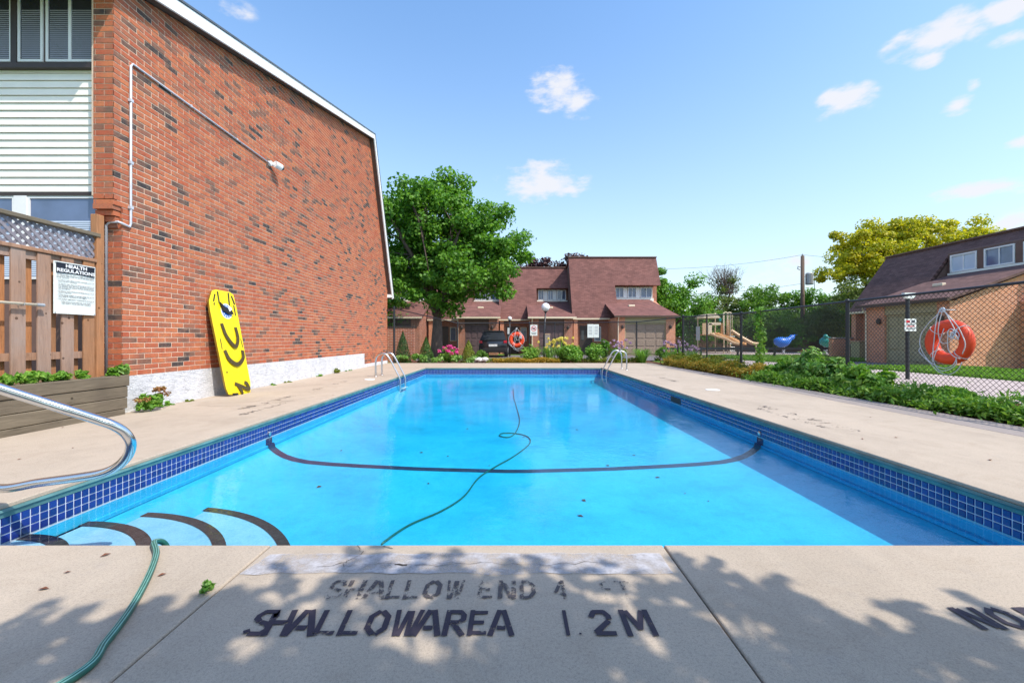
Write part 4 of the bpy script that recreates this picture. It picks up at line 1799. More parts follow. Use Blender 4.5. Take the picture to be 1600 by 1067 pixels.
# ------------------------------------------------------------------ stencilled lettering on the deck
GL = {
    'S': [[(.92, .74), (.80, .96), (.30, .96), (.12, .78), (.12, .66), (.30, .54)], [(.44, .50), (.74, .44), (.90, .30), (.90, .20), (.72, .04), (.26, .04)], [(.06, .16), (.12, .10)]],
    'H': [[(.12, 0), (.12, 1)], [(.88, 0), (.88, 1)], [(.26, .5), (.74, .5)]],
    'A': [[(.02, 0), (.40, 1)], [(.98, 0), (.60, 1)], [(.36, .28), (.64, .28)]],
    'L': [[(.16, 0), (.16, 1)], [(.34, .08), (.92, .08)]],
    'O': [[(.42, .96), (.14, .74), (.14, .26), (.42, .04)], [(.58, .96), (.86, .74), (.86, .26), (.58, .04)]],
    'W': [[(.05, 1), (.24, 0)], [(.36, 0), (.48, .95)], [(.60, .95), (.68, 0)], [(.80, 0), (.97, 1)]],
    'R': [[(.14, 0), (.14, 1)], [(.30, .95), (.68, .95), (.86, .80), (.86, .62), (.66, .50), (.32, .50)], [(.46, .42), (.90, 0)]],
    'E': [[(.14, 0), (.14, 1)], [(.32, .92), (.90, .92)], [(.32, .5), (.74, .5)], [(.32, .08), (.90, .08)]],
    'N': [[(.12, 0), (.12, 1)], [(.28, .92), (.72, .08)], [(.88, 0), (.88, 1)]],
    'D': [[(.14, 0), (.14, 1)], [(.32, .95), (.62, .93), (.88, .68), (.88, .32), (.62, .07), (.32, .05)]],
    'M': [[(.10, 0), (.10, 1)], [(.24, .96), (.50, .25), (.76, .96)], [(.90, 0), (.90, 1)]],
    'F': [[(.14, 0), (.14, 1)], [(.32, .92), (.90, .92)], [(.32, .5), (.74, .5)]],
    'T': [[(.5, 0), (.5, .8)], [(.06, .92), (.42, .92)], [(.58, .92), (.94, .92)]],
    'I': [[(.5, 0), (.5, 1)]], 'G': [[(.88, .78), (.66, .96), (.36, .94), (.12, .70), (.12, .30), (.34, .06), (.60, .04)], [(.88, .0), (.88, .42)], [(.6, .42), (.76, .42)]],
    'V': [[(.05, 1), (.42, 0)], [(.58, 0), (.95, 1)]], 'P': [[(.14, 0), (.14, 1)], [(.30, .95), (.68, .95), (.86, .80), (.86, .62), (.66, .50), (.32, .50)]],
    '1': [[(.5, 0), (.5, 1)]], '.': [[(.45, .05), (.6, .05)]],
    '2': [[(.10, .74), (.26, .95), (.70, .95), (.86, .78), (.86, .66)], [(.80, .54), (.16, .12)], [(.16, .06), (.94, .06)]],
    '4': [[(.70, 0), (.70, 1)], [(.58, .92), (.10, .34)], [(.10, .27), (.56, .27)]],
}


def stencil(chars, origin, right, up, m, parent, st=.17):
    """chars: (char, x0, x1) in metres along right; up vector gives height and slant"""
    for ch_, a, c, slant in chars:
        if ch_ not in GL:
            continue
        b = MB()
        o, r = Vector(origin), Vector(right).normalized()
        u = Vector(up)
        w = c - a
        sw = st * (.72 if ch_ in 'WM' else 1)
        zz = .004
        for line in GL[ch_]:
            for (x0, y0), (x1, y1) in zip(line[:-1], line[1:]):
                p = o + r * (a + w * x0 + slant * y0) + u * y0
                q = o + r * (a + w * x1 + slant * y1) + u * y1
                d = (q - p)
                if d.length < 1e-5:
                    continue
                d.normalize()
                s = Vector((-d.y, d.x, 0)) * sw * min(w * 1.1, u.length) * .5
                e = d * st * .22 * min(w, u.length)
                zz += .00012
                z = Vector((0, 0, zz))
                b.add([p - s - e + z, q - s + e + z, q + s + e + z, p + s - e + z], [(0, 1, 2, 3)])
        b.obj('letter', MAT[m], parent)


def deck_text():
    # main line: x positions from the photograph at the line's own distance
    def row(spec, y0, y1, m, name):
        Yb = H * F / (y0 - HY)
        Yt = H * F / (y1 - HY)
        chars = [(c, (a - CX) * Yb / F, (b_ - CX) * Yb / F, sl) for c, a, b_, sl in spec]
        stencil(chars, (0, Yb, 0), (1, 0, 0), (0, Yt - Yb, 0), m, DECK, .235)
    row([('S', 378, 414, -.012), ('H', 408, 447, -.027), ('A', 444, 486, -.02), ('L', 486, 521, -.015), ('L', 524, 558, -.012), ('O', 564, 602, -.008), ('W', 606, 649, .0), ('A', 646, 684, 0), ('R', 689, 725, 0), ('E', 729, 761, 0), ('A', 765, 800, 0),
         ('1', 876, 900, 0), ('.', 900, 914, 0), ('2', 928, 965, 0), ('M', 980, 1030, 0)], 993, 955, 'text', 'text')
    row([('S', 505, 530, -.012), ('H', 534, 562, -.012), ('A', 567, 597, -.012), ('L', 600, 624, -.01), ('L', 628, 652, -.01), ('O', 657, 686, 0), ('W', 694, 720, 0), ('E', 745, 770, 0), ('N', 778, 806, 0), ('D', 812, 838, 0), ('4', 868, 890, 0), ('F', 944, 964, 0), ('T', 970, 994, 0)], 936, 908, 'text2', 'text')
    row([('N', 1533, 1575, 0), ('O', 1582, 1622, 0), ('D', 1640, 1680, 0), ('I', 1686, 1706, 0), ('V', 1712, 1750, 0), ('I', 1756, 1776, 0), ('N', 1782, 1822, 0), ('G', 1828, 1868, 0)], 983, 951, 'text', 'text')
    # lettering along the right and left edges, mostly worn away
    def along(word, x, y0, y1, hgt, sgn, m):
        n = len(word)
        L = y1 - y0
        chars = [(c, i * L / n, i * L / n + L / n * .72, 0) for i, c in enumerate(word)]
        if sgn > 0:
            stencil(chars, (x, y1, 0), (0, -1, 0), (hgt, 0, 0), m, DECK, .2)
        else:
            stencil(chars, (x, y0, 0), (0, 1, 0), (-hgt, 0, 0), m, DECK, .2)
    along('NO DIVING', 3.86, 4.7, 6.6, .12, 1, 'text3')
    along('SHALLOW', 3.68, 4.9, 6.4, .09, 1, 'text3')
    along('NO DIVING', 4.0, 10.3, 12.0, .12, 1, 'text3')
    along('NO DIVING', -4.02, 6.3, 7.9, .12, -1, 'text3')
    along('1.2M', -4.05, 8.3, 9.1, .12, -1, 'text3')
    along('DEEP', -4.1, 9.8, 10.6, .12, -1, 'text3')
    along('SHALLOW', -3.72, 5.8, 7.2, .09, -1, 'text3')


deck_text()


# ------------------------------------------------------------------ chain link fence
def chain_fence(name, label, path, height, pitch, wr, posts, rail=True, foot=.05, group=None):
    """path: list of (x, y); height: list of top z per node"""
    t = thing('chain_link_fence', label, 'fence', (*path[0], 0), group)
    L = -Vector((*path[0], 0))
    if rail:
        b = MB()
        b.tube([Vector((x, y, z)) + L for (x, y), z in zip(path, height)], .021, 8)
        b.obj('top_rail', MAT['post'], t, True)
        b = MB()
        b.tube([Vector((x, y, foot)) + L for (x, y), z in zip(path, height)], .004, 5)
        b.obj('tension_wire', MAT['wire'], t)
    for (x, y, z, r) in posts:
        b = MB()
        c = Vector((x, y, 0)) + L
        b.tube([c + Vector((0, 0, -.1)), c + Vector((0, 0, z))], r, 10)
        b.lathe([(r * 1.2, z - .02), (r * 1.2, z + .02), (r * .6, z + .045)], 10, 0, c)
        auto_smooth(b.obj('post', MAT['post'], t))
    m = MB()
    acc = 0.0
    for i in range(len(path) - 1):
        a, c = Vector((*path[i], 0)), Vector((*path[i + 1], 0))
        d = c - a
        Ln = d.length
        d.normalize()
        z1a, z1b = height[i] - .01, height[i + 1] - .01
        nrm = Vector((-d.y, d.x, 0))
        hmax = max(z1a, z1b)
        hh = hmax - foot
        k = -int(hh / pitch) - 2
        while k * pitch < Ln:
            for sg in (1, -1):
                # strand from (k*pitch, foot) rising by 45 degrees, clipped to the panel
                s0 = k * pitch
                s1 = s0 + hh
                za, zb = (foot, hmax) if sg > 0 else (hmax, foot)
                p0, p1 = s0, s1
                q0, q1 = za, zb
                if p1 < 0 or p0 > Ln:
                    continue
                if p0 < 0:
                    f = -p0 / (p1 - p0)
                    q0 = q0 + (q1 - q0) * f
                    p0 = 0
                if p1 > Ln:
                    f = (Ln - p0) / (p1 - p0)
                    q1 = q0 + (q1 - q0) * f
                    p1 = Ln
                # clip to sloping top
                def top(s):
                    return z1a + (z1b - z1a) * s / Ln
                if q0 > top(p0) or q1 > top(p1):
                    if q1 > q0:
                        if q1 - top(p1) > 0:
                            f = (top(p1) - q0) / (q1 - q0)
                            p1, q1 = p0 + (p1 - p0) * f, top(p1)
                    else:
                        if q0 - top(p0) > 0:
                            f = (q0 - top(p0)) / (q0 - q1)
                            p0, q0 = p0 + (p1 - p0) * f, top(p0)
                A, B = a + d * p0 + Vector((0, 0, q0)), a + d * p1 + Vector((0, 0, q1))
                off = nrm * (wr * .8 * sg)
                m.tube([A + L + off, B + L + off], wr, 3, 0, False)
            k += 1
    m.obj('wire_mesh', MAT['wire'], t, kind='stuff')
    return t


RFX = 6.95
chain_fence('f', 'black chain-link fence with a top rail along the right side of the pool', [(RFX, -2), (RFX, 8.7), (RFX, 12.75), (RFX, 17.1)], [1.80, 1.83, 1.83, 1.96], .078, .0036,
            [(RFX, .6, 1.83, .03), (RFX, 4.65, 1.83, .03), (RFX, 8.7, 1.84, .036), (RFX, 12.75, 1.84, .036), (RFX, 15.0, 1.9, .026), (RFX, 17.1, 2.0, .042)])
chain_fence('f', 'black chain-link fence across the far end of the pool behind the flower bed', [(6.93, 17.15), (5.8, 19.6), (-2.65, 20.2), (-5.30, 18.75)], [1.96, 1.85, 1.82, 2.42], .075, .0025,
            [(5.8, 19.6, 1.86, .03), (.8, 19.97, 1.84, .028), (-2.65, 20.2, 1.86, .032), (-5.30, 18.75, 2.48, .045), (2.0, 19.88, 1.83, .022)])


# ------------------------------------------------------------------ life buoys
def buoy(label, c, u, Rr, nrm, seed, blue=True):
    """ring hanging on the fence; u horizontal direction in its plane"""
    t = thing('life_buoy', label, 'life buoy', c, 'orange life buoys hanging on the fence')
    u, v = Vector(u), Vector((0, 0, 1))
    n = Vector(nrm)
    b = MB()
    b.torus((0, 0, 0), Rr * .745, Rr * .25, u, v, 56, 16)
    b.obj('ring', MAT['orange'], t, True)
    rnd = random.Random(seed)
    # grab bands
    for k in range(4):
        a = R(45 + 90 * k)
        d = u * math.cos(a) + v * math.sin(a)
        tv = -u * math.sin(a) + v * math.cos(a)
        bb = MB()
        bb.torus(d * Rr * .745, Rr * .258, .006, d, n, 24, 6)
        bb.obj('band', MAT['ropew'], t, True)
    o = n * (Rr * .30)

    def P(x, z, k=1.0):
        return u * (x * Rr) + v * (z * Rr) + o * k
    S = Rr
    lines = [
        [(0.0, 1.50), (-.25, 1.2), (-.62, .85), (-.95, .35), (-1.0, -.2), (-.7, -.75), (-.3, -1.05), (.1, -1.15), (.45, -1.0), (.6, -.75)],
        [(0, 1.48), (.3, 1.15), (.62, .75), (.86, .35), (.98, -.1), (.85, -.5)],
        [(-.05, 1.4), (-.22, .9), (-.28, .3), (-.30, -.2), (-.34, -.7), (-.35, -.9)],
        [(.0, 1.42), (-.12, .9), (-.16, .4), (-.05, .0), (.2, -.05), (.42, .1), (.55, .4), (.45, .7), (.15, 1.3)],
        [(.12, .6), (.02, .3), (-.1, -.05), (-.22, -.4), (-.32, -.85), (-.1, -1.25), (.3, -1.2), (.6, -.95), (.62, -.65)],
        [(.3, .35), (.28, 0), (.36, -.35), (.55, -.6), (.8, -.7)],
        [(-1.0, -.25), (-1.08, -.42), (-.9, -.62), (-.55, -.95), (-.2, -1.3), (.25, -1.42), (.62, -1.2), (.8, -.85)],
    ]
    for i, ln in enumerate(lines):
        bb = MB()
        pts = spline([P(x + rnd.uniform(-.02, .02), z, 1 + .12 * (i % 3)) for x, z in ln], 6)
        bb.tube(pts, .0065 * (Rr / .36), 6)
        bb.obj('rope', MAT['rope' if (i % 2 == 0 and blue) else 'ropew'], t, True)
    # rope knot and coils
    bb = MB()
    pts = []
    for k in range(46):
        a = k * .8
        pts.append(P(.42 + .12 * math.cos(a) + k * .004, .42 + .16 * math.sin(a * 1.13) - k * .004, 1.1 + .25 * math.sin(a * .7)))
    bb.tube(spline(pts, 2), .0075 * (Rr / .36), 5)
    bb.obj('rope_knot', MAT['rope'], t, True)
    bb = MB()
    pts = [P(.0 + .10 * math.cos(k * .9), 1.42 + .10 * math.sin(k * .9), .9 + .05 * (k % 4)) for k in range(24)]
    bb.tube(spline(pts, 2), .0065 * (Rr / .36), 5)
    bb.obj('rope_loop', MAT['rope'], t, True)
    bb = MB()
    bb.tube([P(0, 1.42, -1.0), P(0, 1.42, .4), P(0, 1.50, .8)], .008, 6)
    bb.obj('hook', MAT['grey'], t)
    return t


buoy('orange life buoy tangled with white rope on the chain-link fence at the right', (RFX - .10, 6.58, 1.005), (0, -1, 0), .355, (-1, 0, 0), 1)
buoy('small orange life buoy with white rope on the far fence above the flower bed', (.19, 19.87, 1.03), (1, 0, 0), .37, (0, -1, 0), 2)


# ------------------------------------------------------------------ signs and lamps beyond
def plate_sign(name, label, c, w, h, right, m='signw', prints=(), group=None, posts=None):
    t = thing(name, label, 'sign', c, group)
    r = Vector(right).normalized()
    up = Vector((0, 0, 1))
    n = r.cross(up)
    b = MB()
    q = [-r * w / 2 - up * h / 2, r * w / 2 - up * h / 2, r * w / 2 + up * h / 2, -r * w / 2 + up * h / 2]
    b.prism([p - n * .004 for p in q], n * .008)
    b.obj('panel', MAT[m], t)
    for kind, x, z, s, mm in prints:
        b = MB()
        o = r * x + up * z + n * .0062
        if kind == 'ring':
            k = 24
            vs = []
            for i in range(k):
                a = 2 * math.pi * i / k
                d = r * math.cos(a) + up * math.sin(a)
                vs += [o + d * s, o + d * s * .78]
            b.add(vs, [(2 * i, (2 * i + 2) % (2 * k), (2 * i + 3) % (2 * k), 2 * i + 1) for i in range(k)])
            dd = (r - up).normalized()
            e = (r + up).normalized()
            b.add([o + n * .001 + dd * s * .8 + e * s * .1, o + n * .001 - dd * s * .8 + e * s * .1, o + n * .001 - dd * s * .8 - e * s * .1, o + n * .001 + dd * s * .8 - e * s * .1], [(0, 1, 2, 3)])
        elif kind == 'bar':
            b.add([o - r * s - up * .012, o + r * s - up * .012, o + r * s + up * .012, o - r * s + up * .012], [(0, 1, 2, 3)])
        elif kind == 'blob':
            b.add([o + (r * math.cos(a) * s + up * math.sin(a) * s * .5) for a in [2 * math.pi * i / 10 for i in range(10)]], [tuple(range(10))])
        b.obj('print', MAT[mm], t)
    if posts:
        for px_, z0, z1, rr in posts:
            b = MB()
            b.tube([r * px_ - n * (rr + .006) + up * z0, r * px_ - n * (rr + .006) + up * z1], rr, 8)
            b.obj('post', MAT['post'], t)
    return t


# white signs on the far fence
plate_sign('no_diving_sign', 'white sign with a red prohibition ring on the far fence beside the small buoy', W(834, 516, 19.9), .34, .51, (1, -.07, 0), 'signw', (('ring', 0, .08, .13, 'red'), ('blob', 0, .08, .08, 'signb'), ('bar', 0, -.12, .12, 'signtxt'), ('bar', 0, -.18, .10, 'signtxt')))
plate_sign('notice_board', 'left panel of the pair of white notices on the far fence', W(922.5, 517, 19.7), .27, .63, (1, -.07, 0), 'signw', tuple(('bar', 0, .2 - .07 * i, .09, 'blindg') for i in range(6)), 'paired white notices')
plate_sign('notice_board', 'right panel of the pair of white notices on the far fence', W(931.5, 517, 19.7), .25, .62, (1, -.07, 0), 'signw', tuple(('bar', 0, .2 - .07 * i, .08, 'blindg') for i in range(6)), 'paired white notices')
plate_sign('notice_board', 'plain grey-white notice on the fence in front of the playground', W(1090.5, 521, 15.2), .20, .50, (.25, -1, 0), 'grey')
plate_sign('fence_notice', 'small white notice under the smaller globe lamp', W(794.5, 517, 20.05), .10, .30, (1, 0, 0), 'signw')
# pole signs beyond the right fence
tS = thing('sign_post', 'black post with a white square notice and a small white top sign beyond the right fence', 'sign', W(1418, 572, 11.6) * 1.0)
tS.location.z = 0
zz = [H + (530 - y) * 11.6 / F for y in (459, 578, 498, 517, 463, 471)]
b = MB()
b.tube([(0, 0, -.1), (0, 0, zz[0] - .12)], .048, 12)
auto_smooth(b.obj('post', MAT['post'], tS))
b = MB()
b.bbox(-.16, .16, -.09, -.07, 1.27, 1.61, .004)
b.obj('panel', MAT['signw'], tS)
for k, (x0, x1, z0, z1, m) in enumerate(((-.12, -.02, 1.50, 1.57, 'red'), (.02, .12, 1.50, 1.57, 'signtxt'), (-.11, .11, 1.44, 1.465, 'signtxt'), (-.11, .11, 1.39, 1.415, 'red'), (-.11, .11, 1.33, 1.355, 'signtxt'))):
    b = MB()
    b.box(x0, x1, -.0935, -.0905, z0, z1)
    b.obj('print', MAT[m], tS)
b = MB()
b.prism([(-.15, -.08, zz[0] - .06), (-.10, -.08, zz[0] - .14), (.10, -.08, zz[0] - .14), (.15, -.08, zz[0] - .06), (.15, -.08, zz[0] + .02), (-.15, -.08, zz[0] + .02)], (0, .10, 0))
b.obj('top_sign', MAT['signw'], tS)  # small white sign at the head of the post


def globe_lamp(label, px, yc, rpx, Y, lean=0.0):
    c = W(px, yc, Y)
    r = rpx * Y / F
    t = thing('globe_lamp', label, 'street lamp', (c.x - lean, Y, 0), 'globe lamps on black posts')
    z = c.z
    b = MB()
    b.tube([(0, 0, -.1), (0, 0, 1.2), (lean, 0, z - r * .9)], [.055, .045, .035], 10)
    b.obj('post', MAT['post'], t, True)
    b = MB()
    b.lathe([(.05, 0), (.09, .04), (.09, .10), (.06, .14)], 14, 0, (lean, 0, z - r - .06))
    b.obj('collar', MAT['post'], t)
    b = MB()
    b.sphere((lean, 0, z), r, 22, 14)
    b.obj('globe', MAT['globe'], t, True)


globe_lamp('larger white globe lamp on a leaning black post left of the beige garage house', 852.5, 480, 6.6, 21.2, .08)
globe_lamp('smaller white globe lamp above the small life buoy', 796.5, 497.5, 3.2, 27.2)


# ------------------------------------------------------------------ townhouses
def townhouse(label, loc, rz, w, xs, g0, g1, zt, door_m='garage', wall_m='rbrick_x', roof_m='shingle', e0=2.6, orange=False, skew=0.0, nwin=3, group='maroon-roofed townhouses', door=(None, None)):
    t = thing('townhouse', label, 'house', loc, group, rz)

    def ch(b, name, m, parent=t, **k):
        return b.obj(name, [MAT[q] for q in m] if isinstance(m, (list, tuple)) else MAT[m], parent, **k)
    yR, zR = 2.30, 2.55       # foot of the steep roof
    yT = 4.5                  # top of the steep roof
    yB = 11.0
    zB = zt - (yB - yT) * .26
    # ground floor and body walls
    b = MB()
    b.box(0, w, yR + .45, yB, -.15, zR - .02)
    ch(b, 'ground_floor_wall', wall_m)
    # upper body behind the full roof
    sl = (zt - zR) / (yT - yR)
    b = MB()
    b.prism([(0, yR + .12, zR - .0), (0, yT + .02, zt - .12), (0, yB, zB - .1), (0, yB, zR)], (xs, 0, 0))
    ch(b, 'gable_wall', 'cladding')
    b = MB()
    b.prism([(xs + .002, 4.0, zR), (xs + .002, 4.0, 5.2), (xs + .002, yT, zt - .12), (xs + .002, yB, zB - .1), (xs + .002, yB, zR)], (w - xs, 0, 0))
    ch(b, 'upper_wall', 'cladding' if orange and rz else wall_m)

    def slab_(name, x0, x1, pts, th, m):
        """roof slab over profile pts (y,z)"""
        b = MB()
        lo = [Vector((0, *p)) for p in pts]
        for p, q in zip(lo[:-1], lo[1:]):
            d = (q - p).normalized()
            nn = Vector((0, -d.z, d.y)) * th
            vs = [Vector((x, v.y, v.z)) for x in (x0, x1) for v in (p, q, q + nn, p + nn)]
            b.add(vs, [(0, 1, 2, 3), (4, 7, 6, 5), (3, 2, 6, 7), (0, 4, 5, 1), (0, 3, 7, 4), (1, 5, 6, 2)])
        return ch(b, name, m)
    slab_('roof', -.10, xs, [(yR, zR), (yT, zt)], .12, roof_m)
    zo = 5.12
    yo = yR + (zo - zR) / sl
    slab_('roof', xs + .001, w + .10, [(yo, zo), (yT, zt)], .12, roof_m)
    slab_('roof', -.10, w + .10, [(yT - .13, zt + .07), (yB, zB)], .08, roof_m)
    # ridge cap
    b = MB()
    b.box(-.12, w + .12, yT - .18, yT + .1, zt + .12, zt + .19)
    ch(b, 'ridge_cap', 'cladding')
    # eave gutter of the full roof
    b = MB()
    b.box(-.10, g0 + .0, yR - .12, yR - .0, zR - .06, zR + .05)
    ch(b, 'gutter', 'cream')
    # dormer windows
    z0, z1 = 4.25, 5.08
    x0, x1 = xs + .15, w - (.35 if w > 6 else .1)
    b = MB()
    b.box(x0 - .08, x1 + .08, 3.88, 3.998, z0 - .34, z0 - .02)
    ch(b, 'sill_board', 'siding')
    ww = (x1 - x0) / nwin
    for i in range(nwin):
        a, c = x0 + i * ww + .02, x0 + (i + 1) * ww - (.28 if i < nwin - 1 else .02)
        f = MB()
        e = .06
        f.box(a, c, 3.90, 3.998, z0, z0 + e)
        f.box(a, c, 3.90, 3.998, z1 - e, z1)
        f.box(a, a + e, 3.90, 3.998, z0 + e, z1 - e)
        f.box(c - e, c, 3.90, 3.998, z0 + e, z1 - e)
        f.box((a + c) / 2 - .02, (a + c) / 2 + .02, 3.92, 3.998, z0 + e, z1 - e)
        wo = ch(f, 'window', 'white')
        p = MB()
        p.box(a + e, c - e, 3.955, 3.975, z0 + e, z1 - e)
        ch(p, 'pane', 'blind' if (rz and i % 2 == 0) else 'glass', wo)
        if i < nwin - 1:
            p = MB()
            p.box(c + .01, c + .27, 3.93, 3.998, z0, z1)
            ch(p, 'mullion_panel', 'cladding' if rz else 'white')
    # garage
    b = MB()
    d0, d1 = (g0 + .52, g1 - .62) if door[0] is None else door
    b.box(g0, d0, 0, .3, -.15, e0 - .05)
    ch(b, 'pillar', 'obrick' if orange else wall_m)
    b = MB()
    b.box(d1, g1, 0, .3, -.15, e0 - .05)
    ch(b, 'pillar', 'obrick' if orange else wall_m)
    b = MB()
    b.box(g0, g0 + .25, .301, 4.0, -.15, e0 - .05)
    ch(b, 'garage_wall', 'obrick' if orange else wall_m)
    b = MB()
    b.prism([(g1 - .25, .301, -.15), (g1 - .25, 3.998, -.15), (g1 - .25, 3.998, 4.0), (g1 - .25, 0.301, e0 + .0)], (.25, 0, 0))
    ch(b, 'garage_wall', 'obrick' if orange else wall_m)
    b = MB()
    b.box(d0, d1, .03, .3, 2.16, e0 - .05)
    ch(b, 'door_header', 'cladding' if not orange else 'garagey')
    # sectional door: four rows of raised panels
    dr = MB()
    dr.box(d0, d1, .16, .2, -.05, 2.15)
    do = ch(dr, 'garage_door', door_m)
    for r_ in range(4):
        for c_ in range(4):
            p = MB()
            pw = (d1 - d0) / 4
            p.bbox(d0 + c_ * pw + .06, d0 + (c_ + 1) * pw - .06, .135, .159, .0 + r_ * .535 + .06, r_ * .535 + .47, .012)
            ch(p, 'door_panel', door_m, do)
    f = MB()
    f.box(d0 - .0, d0 + .07, .1, .158, -.05, 2.15)
    f.box(d1 - .07, d1, .1, .158, -.05, 2.15)
    f.box(d0 + .07, d1 - .07, .1, .158, 2.08, 2.15)
    ch(f, 'door_frame', 'garagey' if door_m != 'garaged' else 'cladding')
    # garage lean-to roof
    b = MB()
    ov = .22
    g1r = g1 + .20
    xsl = skew
    lo = [(g0 - .25, -ov, e0 - .05), (g1r, -ov, e0 - .05), (g1r - xsl, 4.02, 4.08), (g0 - .25, 4.02, 4.08)]
    hi = [(x, y, z + .10) for x, y, z in lo]
    b.add(lo + hi, [(0, 3, 2, 1), (4, 5, 6, 7), (0, 1, 5, 4), (1, 2, 6, 5), (2, 3, 7, 6), (3, 0, 4, 7)])
    ch(b, 'garage_roof', roof_m)
    b = MB()
    b.box(g0 - .27, g1r + .02, -ov - .10, -ov - .002, e0 - .06, e0 + .06)
    ch(b, 'gutter', 'cream' if not orange else 'soffit')
    b = MB()
    b.tube([(g0 + .04, -ov - .03, e0 - .05), (g0 + .04, -.04, e0 - .35), (g0 + .04, -.04, 0)], .035, 8)
    ch(b, 'downspout', 'cream')
    b = MB()
    b.bbox(g0 + 1.3, g0 + 1.75, 1.9, 2.1, 3.42, 3.56, .02)
    ch(b, 'roof_vent', 'cream')
    # entrance beside the garage
    b = MB()
    b.box(.5, 1.45, yR + .38, yR + .448, -.05, 2.05)
    dd = ch(b, 'front_door', 'darktrim')
    b = MB()
    b.box(.62, .82, yR + .36, yR + .378, 1.0, 1.7)
    ch(b, 'door_light', 'glassd', dd)
    if g0 > 2.2:
        b = MB()
        b.box(1.6, 2.1, yR + .40, yR + .448, .9, 2.0)
        ww_ = ch(b, 'window', 'white')
        b = MB()
        b.box(1.66, 2.04, yR + .385, yR + .399, .96, 1.94)
        ch(b, 'pane', 'glass', ww_)
    # wall lamps either side of the garage
    for x in (d0 - .2, d1 + .25):
        b = MB()
        b.lathe([(.05, 0), (.09, .05), (.09, .2), (.03, .28)], 8, 0, (x, -.1, 1.75))
        ch(b, 'wall_lamp', 'darktrim')
    # brick pier at the left end of the front
    b = MB()
    b.box(.0, .30, yR + .02, yR + .46, -.15, zR - .07)
    ch(b, 'pier', 'obrick')
    return t


townhouse('tall maroon-roofed townhouse with a beige garage door at the right end of the far row', (4.5, 28.6, 0), 0, 6.7, 3.3, 2.65, 6.6, 7.35, 'garage', skew=.75, orange=True)
townhouse('townhouse just left of the tallest one, its dark garage behind the larger globe lamp', (-.98, 30.4, 0), 0, 5.46, 2.9, 2.35, 5.35, 6.85, 'garaged')
townhouse('townhouse behind the parked black car and right side of the maple', (-6.55, 30.4, 0), 0, 5.55, 3.3, 2.55, 5.45, 6.85, 'garaged')
townhouse('townhouse at the left end of the far row, mostly hidden behind the maple trunk', (-13.0, 30.4, 0), 0, 6.43, 3.6, 2.75, 6.25, 6.45, 'garaged')
townhouse('brown-roofed townhouse with ribbon windows and a cream garage door behind the right fence', (17.2, 24.15, 0), R(-90), 8.6, 3.75, 3.75, 7.65, 5.62, 'garagey', 'obrick', 'shingle2', 2.62, True, 0, 3, door=(4.75, 7.15))


# ------------------------------------------------------------------ trees
tree('maple_tree', 'large spreading green maple standing between the pool fence and the houses', (-4.35, 24.2, 0),
     [((-4.2, 24.2, 6.8), (3.8, 3.2, 3.3)), ((-5.4, 24.3, 7.9), (2.6, 2.6, 2.7)), ((-1.9, 24.2, 6.0), (3.0, 2.6, 2.6)), ((-6.2, 24.3, 5.8), (2.2, 2.4, 2.6)), ((-3.9, 23.8, 4.4), (2.9, 2.4, 1.7)), ((-.3, 23.9, 4.6), (1.9, 1.6, 1.3)), ((-4.3, 24.2, 9.5), (1.9, 1.6, 1.6)), ((-1.3, 24, 7.6), (1.7, 1.4, 1.4)), ((.9, 23.8, 3.9), (1.0, 1.0, .7))],
     195, 235, .76, .20, 'maple', .33, 2.3, seed=3, limbs=9)
tree('maple_tree', 'green tree peeking out directly behind the end of the brick wall', (-10.5, 31, 0), [((-10, 31, 7), (3, 3, 4.2)), ((-9.5, 30.5, 4.5), (2.6, 2.6, 2.5))], 60, 170, .9, .28, 'midgreen', .3, 2.6, seed=8)
tree('purple_maple', 'dark purple-leaved tree rising behind the roofs, nearer the maple', (2.6, 46, 0), [((2.6, 46, 8.0), (2.3, 2.4, 2.0)), ((1.8, 46, 6.2), (2.2, 2, 2.2))], 40, 150, .8, .26, 'purple', .25, 4, 'dark purple trees', 12)
tree('purple_maple', 'dark purple-leaved tree rising directly behind the tallest maroon roof', (7.2, 47, 0), [((7.3, 47, 8.3), (2.7, 2.4, 2.2)), ((6.8, 47, 6.5), (2.6, 2.2, 2.2))], 44, 150, .85, .26, 'purple', .25, 4, 'dark purple trees', 13)
tree('leafy_tree', 'rounded mid-green tree immediately right of the beige garage house', (13.7, 36.5, 0), [((13.7, 36.5, 4.5), (3.0, 2.4, 2.4)), ((15.2, 36, 3.0), (2.4, 2.2, 2.4)), ((13.0, 36, 6.0), (1.2, 1.5, 1.0))], 70, 190, .75, .2, 'maple', .22, 1.8, seed=21)
tree('bare_top_tree', 'thin tree with a bare grey twiggy top above the playground', (22.3, 44, 0), [((22.3, 44, 5.8), (1.9, 1.6, 2.0))], 16, 90, .7, .2, 'olive', .16, 3.4, seed=22, limbs=7, twigs=True)
spots = [((17.5, 39, 0), 4.0, 2.6, 'midgreen', 'low bushy tree left of the playground climbing frame'),
         ((21.0, 42, 0), 5.0, 3.0, 'olive', 'olive bushy tree under the bare twiggy top'),
         ((25.3, 42, 0), 6.9, 3.2, 'midgreen', 'tallest bushy green tree right of the bare twiggy top'),
         ((29.3, 41, 0), 6.0, 3.0, 'maple', 'green bushy tree behind the blue playground rider'),
         ((32.6, 39.5, 0), 5.8, 3.1, 'midgreen', 'green bushy tree at the foot of the utility pole'),
         ((34.8, 36.5, 0), 6.2, 3.0, 'midgreen', 'dark green tree below the yellow-green crown'),
         ((23.0, 37.0, 0), 3.6, 2.4, 'midgreen', 'low green shrubbery behind the long slide'),
         ((27.2, 36.8, 0), 3.9, 2.6, 'olive', 'low olive shrubbery behind the blue rider'),
         ((31.0, 34.6, 0), 4.1, 2.5, 'midgreen', 'low dense shrubbery beside the teal rider')]
